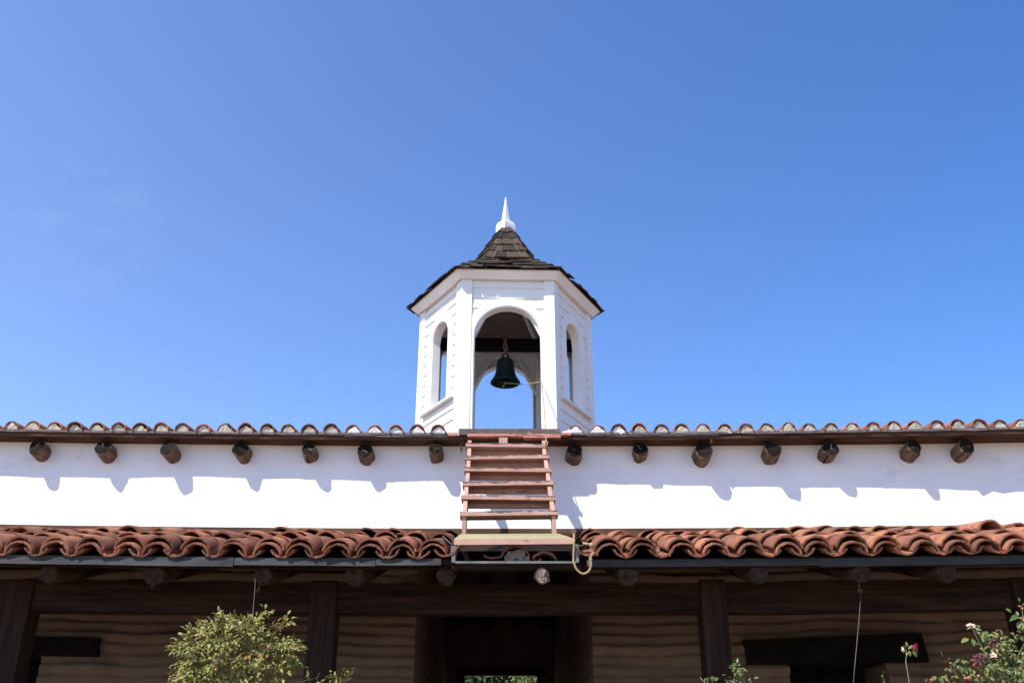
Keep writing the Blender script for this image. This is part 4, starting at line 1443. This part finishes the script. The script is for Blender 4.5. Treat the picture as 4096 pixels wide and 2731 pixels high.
leaf(b, c6(775, 945), (0, -.1, 1), (0, -1, .2), .022, .016, .5)
for j in range(3): leaf(b, c6(712, 955), (-.3 + .2 * j, -.2, -1), (0, -1, 0), .03, .012, .5)
b.build('bud', M['petalpale'], tr)

# sparse rose bush at the right edge
q0 = c6(2150, 1500)
rr_ = thing('rose_bush', (q0.x, q0.y, 0), 'sparse tangled rose bush with pale blooms and red hips at the right edge', 'bush')
cn = MB(); lf = MB()
canes = [[(2110, 1460), (1950, 1230), (1840, 1060), (1740, 880), (1695, 790), (1655, 700)], [(2340, 1460), (2200, 1180), (2060, 1000), (2048, 985)],
         [(1560, 1460), (1460, 1345), (1375, 1245), (1363, 1180)], [(2230, 1160), (2300, 1030), (2360, 900)], [(2420, 1300), (2370, 1000), (2345, 850), (2290, 790)],
         [(2420, 900), (2345, 640), (2335, 540), (2330, 460)], [(1360, 1460), (1295, 1340)], [(2420, 1400), (2300, 1240), (2130, 1040), (2110, 970)], [(2180, 1460), (2030, 1260), (2010, 1180)],
         [(2260, 1460), (2150, 1300), (2090, 1150)], [(1830, 1000), (1900, 900), (1930, 860)], [(2360, 1460), (2280, 1330), (2230, 1200)], [(1740, 1460), (1720, 1400), (1745, 1360)], [(1900, 1460), (1850, 1360), (1870, 1380)]]
for ci, cpts in enumerate(canes):
    d = 5.9 + random.uniform(-.15, .15)
    P_ = [c6(X, Y, d) for X, Y in cpts]
    low = cpts[0][1] >= 1400
    cc_ = curve(P_, 5)
    if low: cc_ = [Vector((q0.x + (P_[0].x - q0.x) * .4, d, 0))] + cc_
    r0 = .0034 if low else .0028
    cn.tube(cc_, [r0 - (r0 - .0018) * i / (len(cc_) - 1) for i in range(len(cc_))], 5)
    vis = [q for q in cc_ if q.z > H(.35)]
    for q in vis[1:]:
        px_in = q.x > c6(1750, 1000).x
        for _ in range(2 if px_in else 1):
            if random.random() < (.50 if px_in else .30):
                spray(lf, q, Vector((0, -.4, .1)) + rv(1), random.uniform(.024, .038), lambda: random.choice((random.uniform(.25, .7), random.uniform(.35, .75), random.uniform(.5, 1.0))), random.choice((3, 3, 5)))
for (X, Y, dx, dz, L) in ((1610, 850, -.9, -.3, .06), (1650, 845, 0, -1, .05), (1780, 760, .5, -.6, .055), (1740, 770, .1, -.8, .04), (1800, 750, .6, -.8, .05), (1760, 790, .4, -.9, .06), (1840, 1220, -.2, -1, .06), (1890, 1220, .2, -1, .055), (1920, 1310, -.9, -.25, .06),
                          (1170, 1350, -.5, -.4, .05), (1200, 1370, .3, -.6, .05), (1225, 1365, .8, -.1, .035), (1440, 1210, -.6, .1, .035), (1490, 1215, 0, -.9, .045), (1540, 1215, .2, -1, .05), (1540, 1200, .4, .2, .04), (1590, 1230, .4, -.8, .04), (2290, 560, -1, -.2, .07), (2300, 610, -.1, -1, .06), (2320, 600, .4, -1, .05), (2290, 620, -.5, -.9, .05)):
    leaf(lf, c6(X, Y, 5.85), (dx, -.25, dz), (-.3, -1, .7), L, L * .52, random.uniform(.45, .82))
for k in range(60):                        # the thick lower right of the bush
    X = 2400 - abs(random.gauss(0, 330)); Y = 1480 - abs(random.gauss(0, 190)) * (1 if X > 1900 else .5)
    spray(lf, c6(X, Y, 5.9 + random.uniform(-.2, .25)), Vector((0, -.4, .1)) + rv(1), random.uniform(.022, .036), lambda: random.choice((random.uniform(.2, .65), random.uniform(.3, .75), random.uniform(.6, 1.0))), random.choice((3, 5)))
lf.build('foliage', M['greenleaf'], rr_)
cn.build('canes', M['cane'], rr_)
flower(rr_, c6(1640, 690, 5.88), .034, M['petalpale'], 5, (0, -.4, .8), open_=.75)
flower(rr_, c6(1935, 1080, 5.8), .027, M['petalpale'], 5, (-.1, -.7, .6), open_=.8)
flower(rr_, c6(2290, 1315, 5.85), .030, M['petalpale'], 5, (-.1, -.8, .3), open_=.7, stam=False)
b = MB()
for (X, Y, r) in ((2048, 985, .011), (1620, 1380, .014), (1560, 1385, .010), (1320, 1412, .010), (1740, 1355, .011), (1940, 1405, .010), (1365, 1180, .008), (1680, 1205, .008), (2330, 445, .009), (2310, 580, .010), (1110, 1405, .010)):
    b = MB()
    b.lathe([(0, -r), (r * .75, -r * .6), (r, 0), (r * .75, r * .7), (0, r)], c6(X, Y, 5.84), 9)
    b.build('rose_hip', M['hip'], rr_)
for (X, Y, n_) in ((1930, 870, 8), (1985, 895, 4), (1690, 1130, 12), (1720, 1080, 10), (1780, 1090, 8), (1920, 960, 8), (2255, 800, 5), (2080, 1100, 7), (2180, 1080, 6), (2320, 1190, 6), (2230, 1290, 6), (1075, 1400, 4), (1350, 1260, 4), (1750, 1150, 8), (1960, 980, 8), (2110, 970, 3)):
    b = MB()
    for k in range(n_): leaf(b, c6(X + random.gauss(0, 22), Y + random.gauss(0, 22), 5.84 + random.uniform(-.04, .04)), rv(1) + Vector((0, 0, -.5)), rv(1), .030, .013, .5)
    b.build('withered_bloom', M['wither'], rr_)
shoot_bush((3545, 2790), 6.0, [(3535, 2724, 2), (3548, 2735, 3)], 'tiny rose tip rising at the foot of the tall crimson rose', L=.02)

# ================================================================== TREES BEYOND THE PASSAGE
def tree(x, y, h, crown_r, label, tones, name='tree'):
    t_ = thing(name, (x, y, 0), label, 'tree', 'trees beyond the passage')
    tk = MB(); cr = MB()
    pts = curve([(x, y, 0), (x + .1, y, h * .25), (x - .05, y + .1, h * .5), (x, y, h * .8)], 5)
    tk.tube(pts, [.2 - .16 * i / (len(pts) - 1) for i in range(len(pts))], 9, lump=.15)
    for k in range(9):
        a_ = random.uniform(0, TAU); z_ = h * random.uniform(.3, .7)
        e = Vector((x + math.cos(a_) * crown_r * .7, y + math.sin(a_) * crown_r * .7, z_ + h * .15))
        tk.tube([(x, y, z_), Vector((x, y, z_)).lerp(e, .5) + Vector((0, 0, .1)), e], [.06, .04, .015], 6)
    for c in range(100):
        v = rv(1)
        while v.length > 1: v = rv(1)
        cc_ = Vector((x, y, h * .60)) + Vector((v.x * crown_r, v.y * crown_r, v.z * h * .38))
        rad = random.uniform(.25, .5)
        tb = random.uniform(*tones)
        for j in range(130):
            w_ = rv(1)
            while w_.length > 1: w_ = rv(1)
            leaf(cr, cc_ + w_ * rad, w_ + rv(.6), w_ + Vector((0, -.3, .6)), random.uniform(.09, .15), .055, min(1, max(0, tb + random.uniform(-.22, .22))))
    tk.build('trunk', M['bark'], t_); cr.build('crown', M['treeleaf'], t_)
tree(-.75, 28.5, 6.2, 1.5, 'tall dark tree standing behind the others beyond the passage', (.1, .45))
tree(.95, 28.0, 6.0, 1.5, 'tall mid green tree standing behind the yellow green one beyond the passage', (.2, .6))
tree(-1.25, 23.5, 5.2, 1.0, 'dark green tree seen at the left side of the far passage doorway', (.0, .5))
tree(-.05, 25.5, 5.6, 1.25, 'dull olive tree seen in the middle of the far passage doorway', (.35, .75))
tree(1.25, 22.5, 4.9, 1.05, 'bright yellow green tree seen at the right side of the far passage doorway', (.55, 1.0))
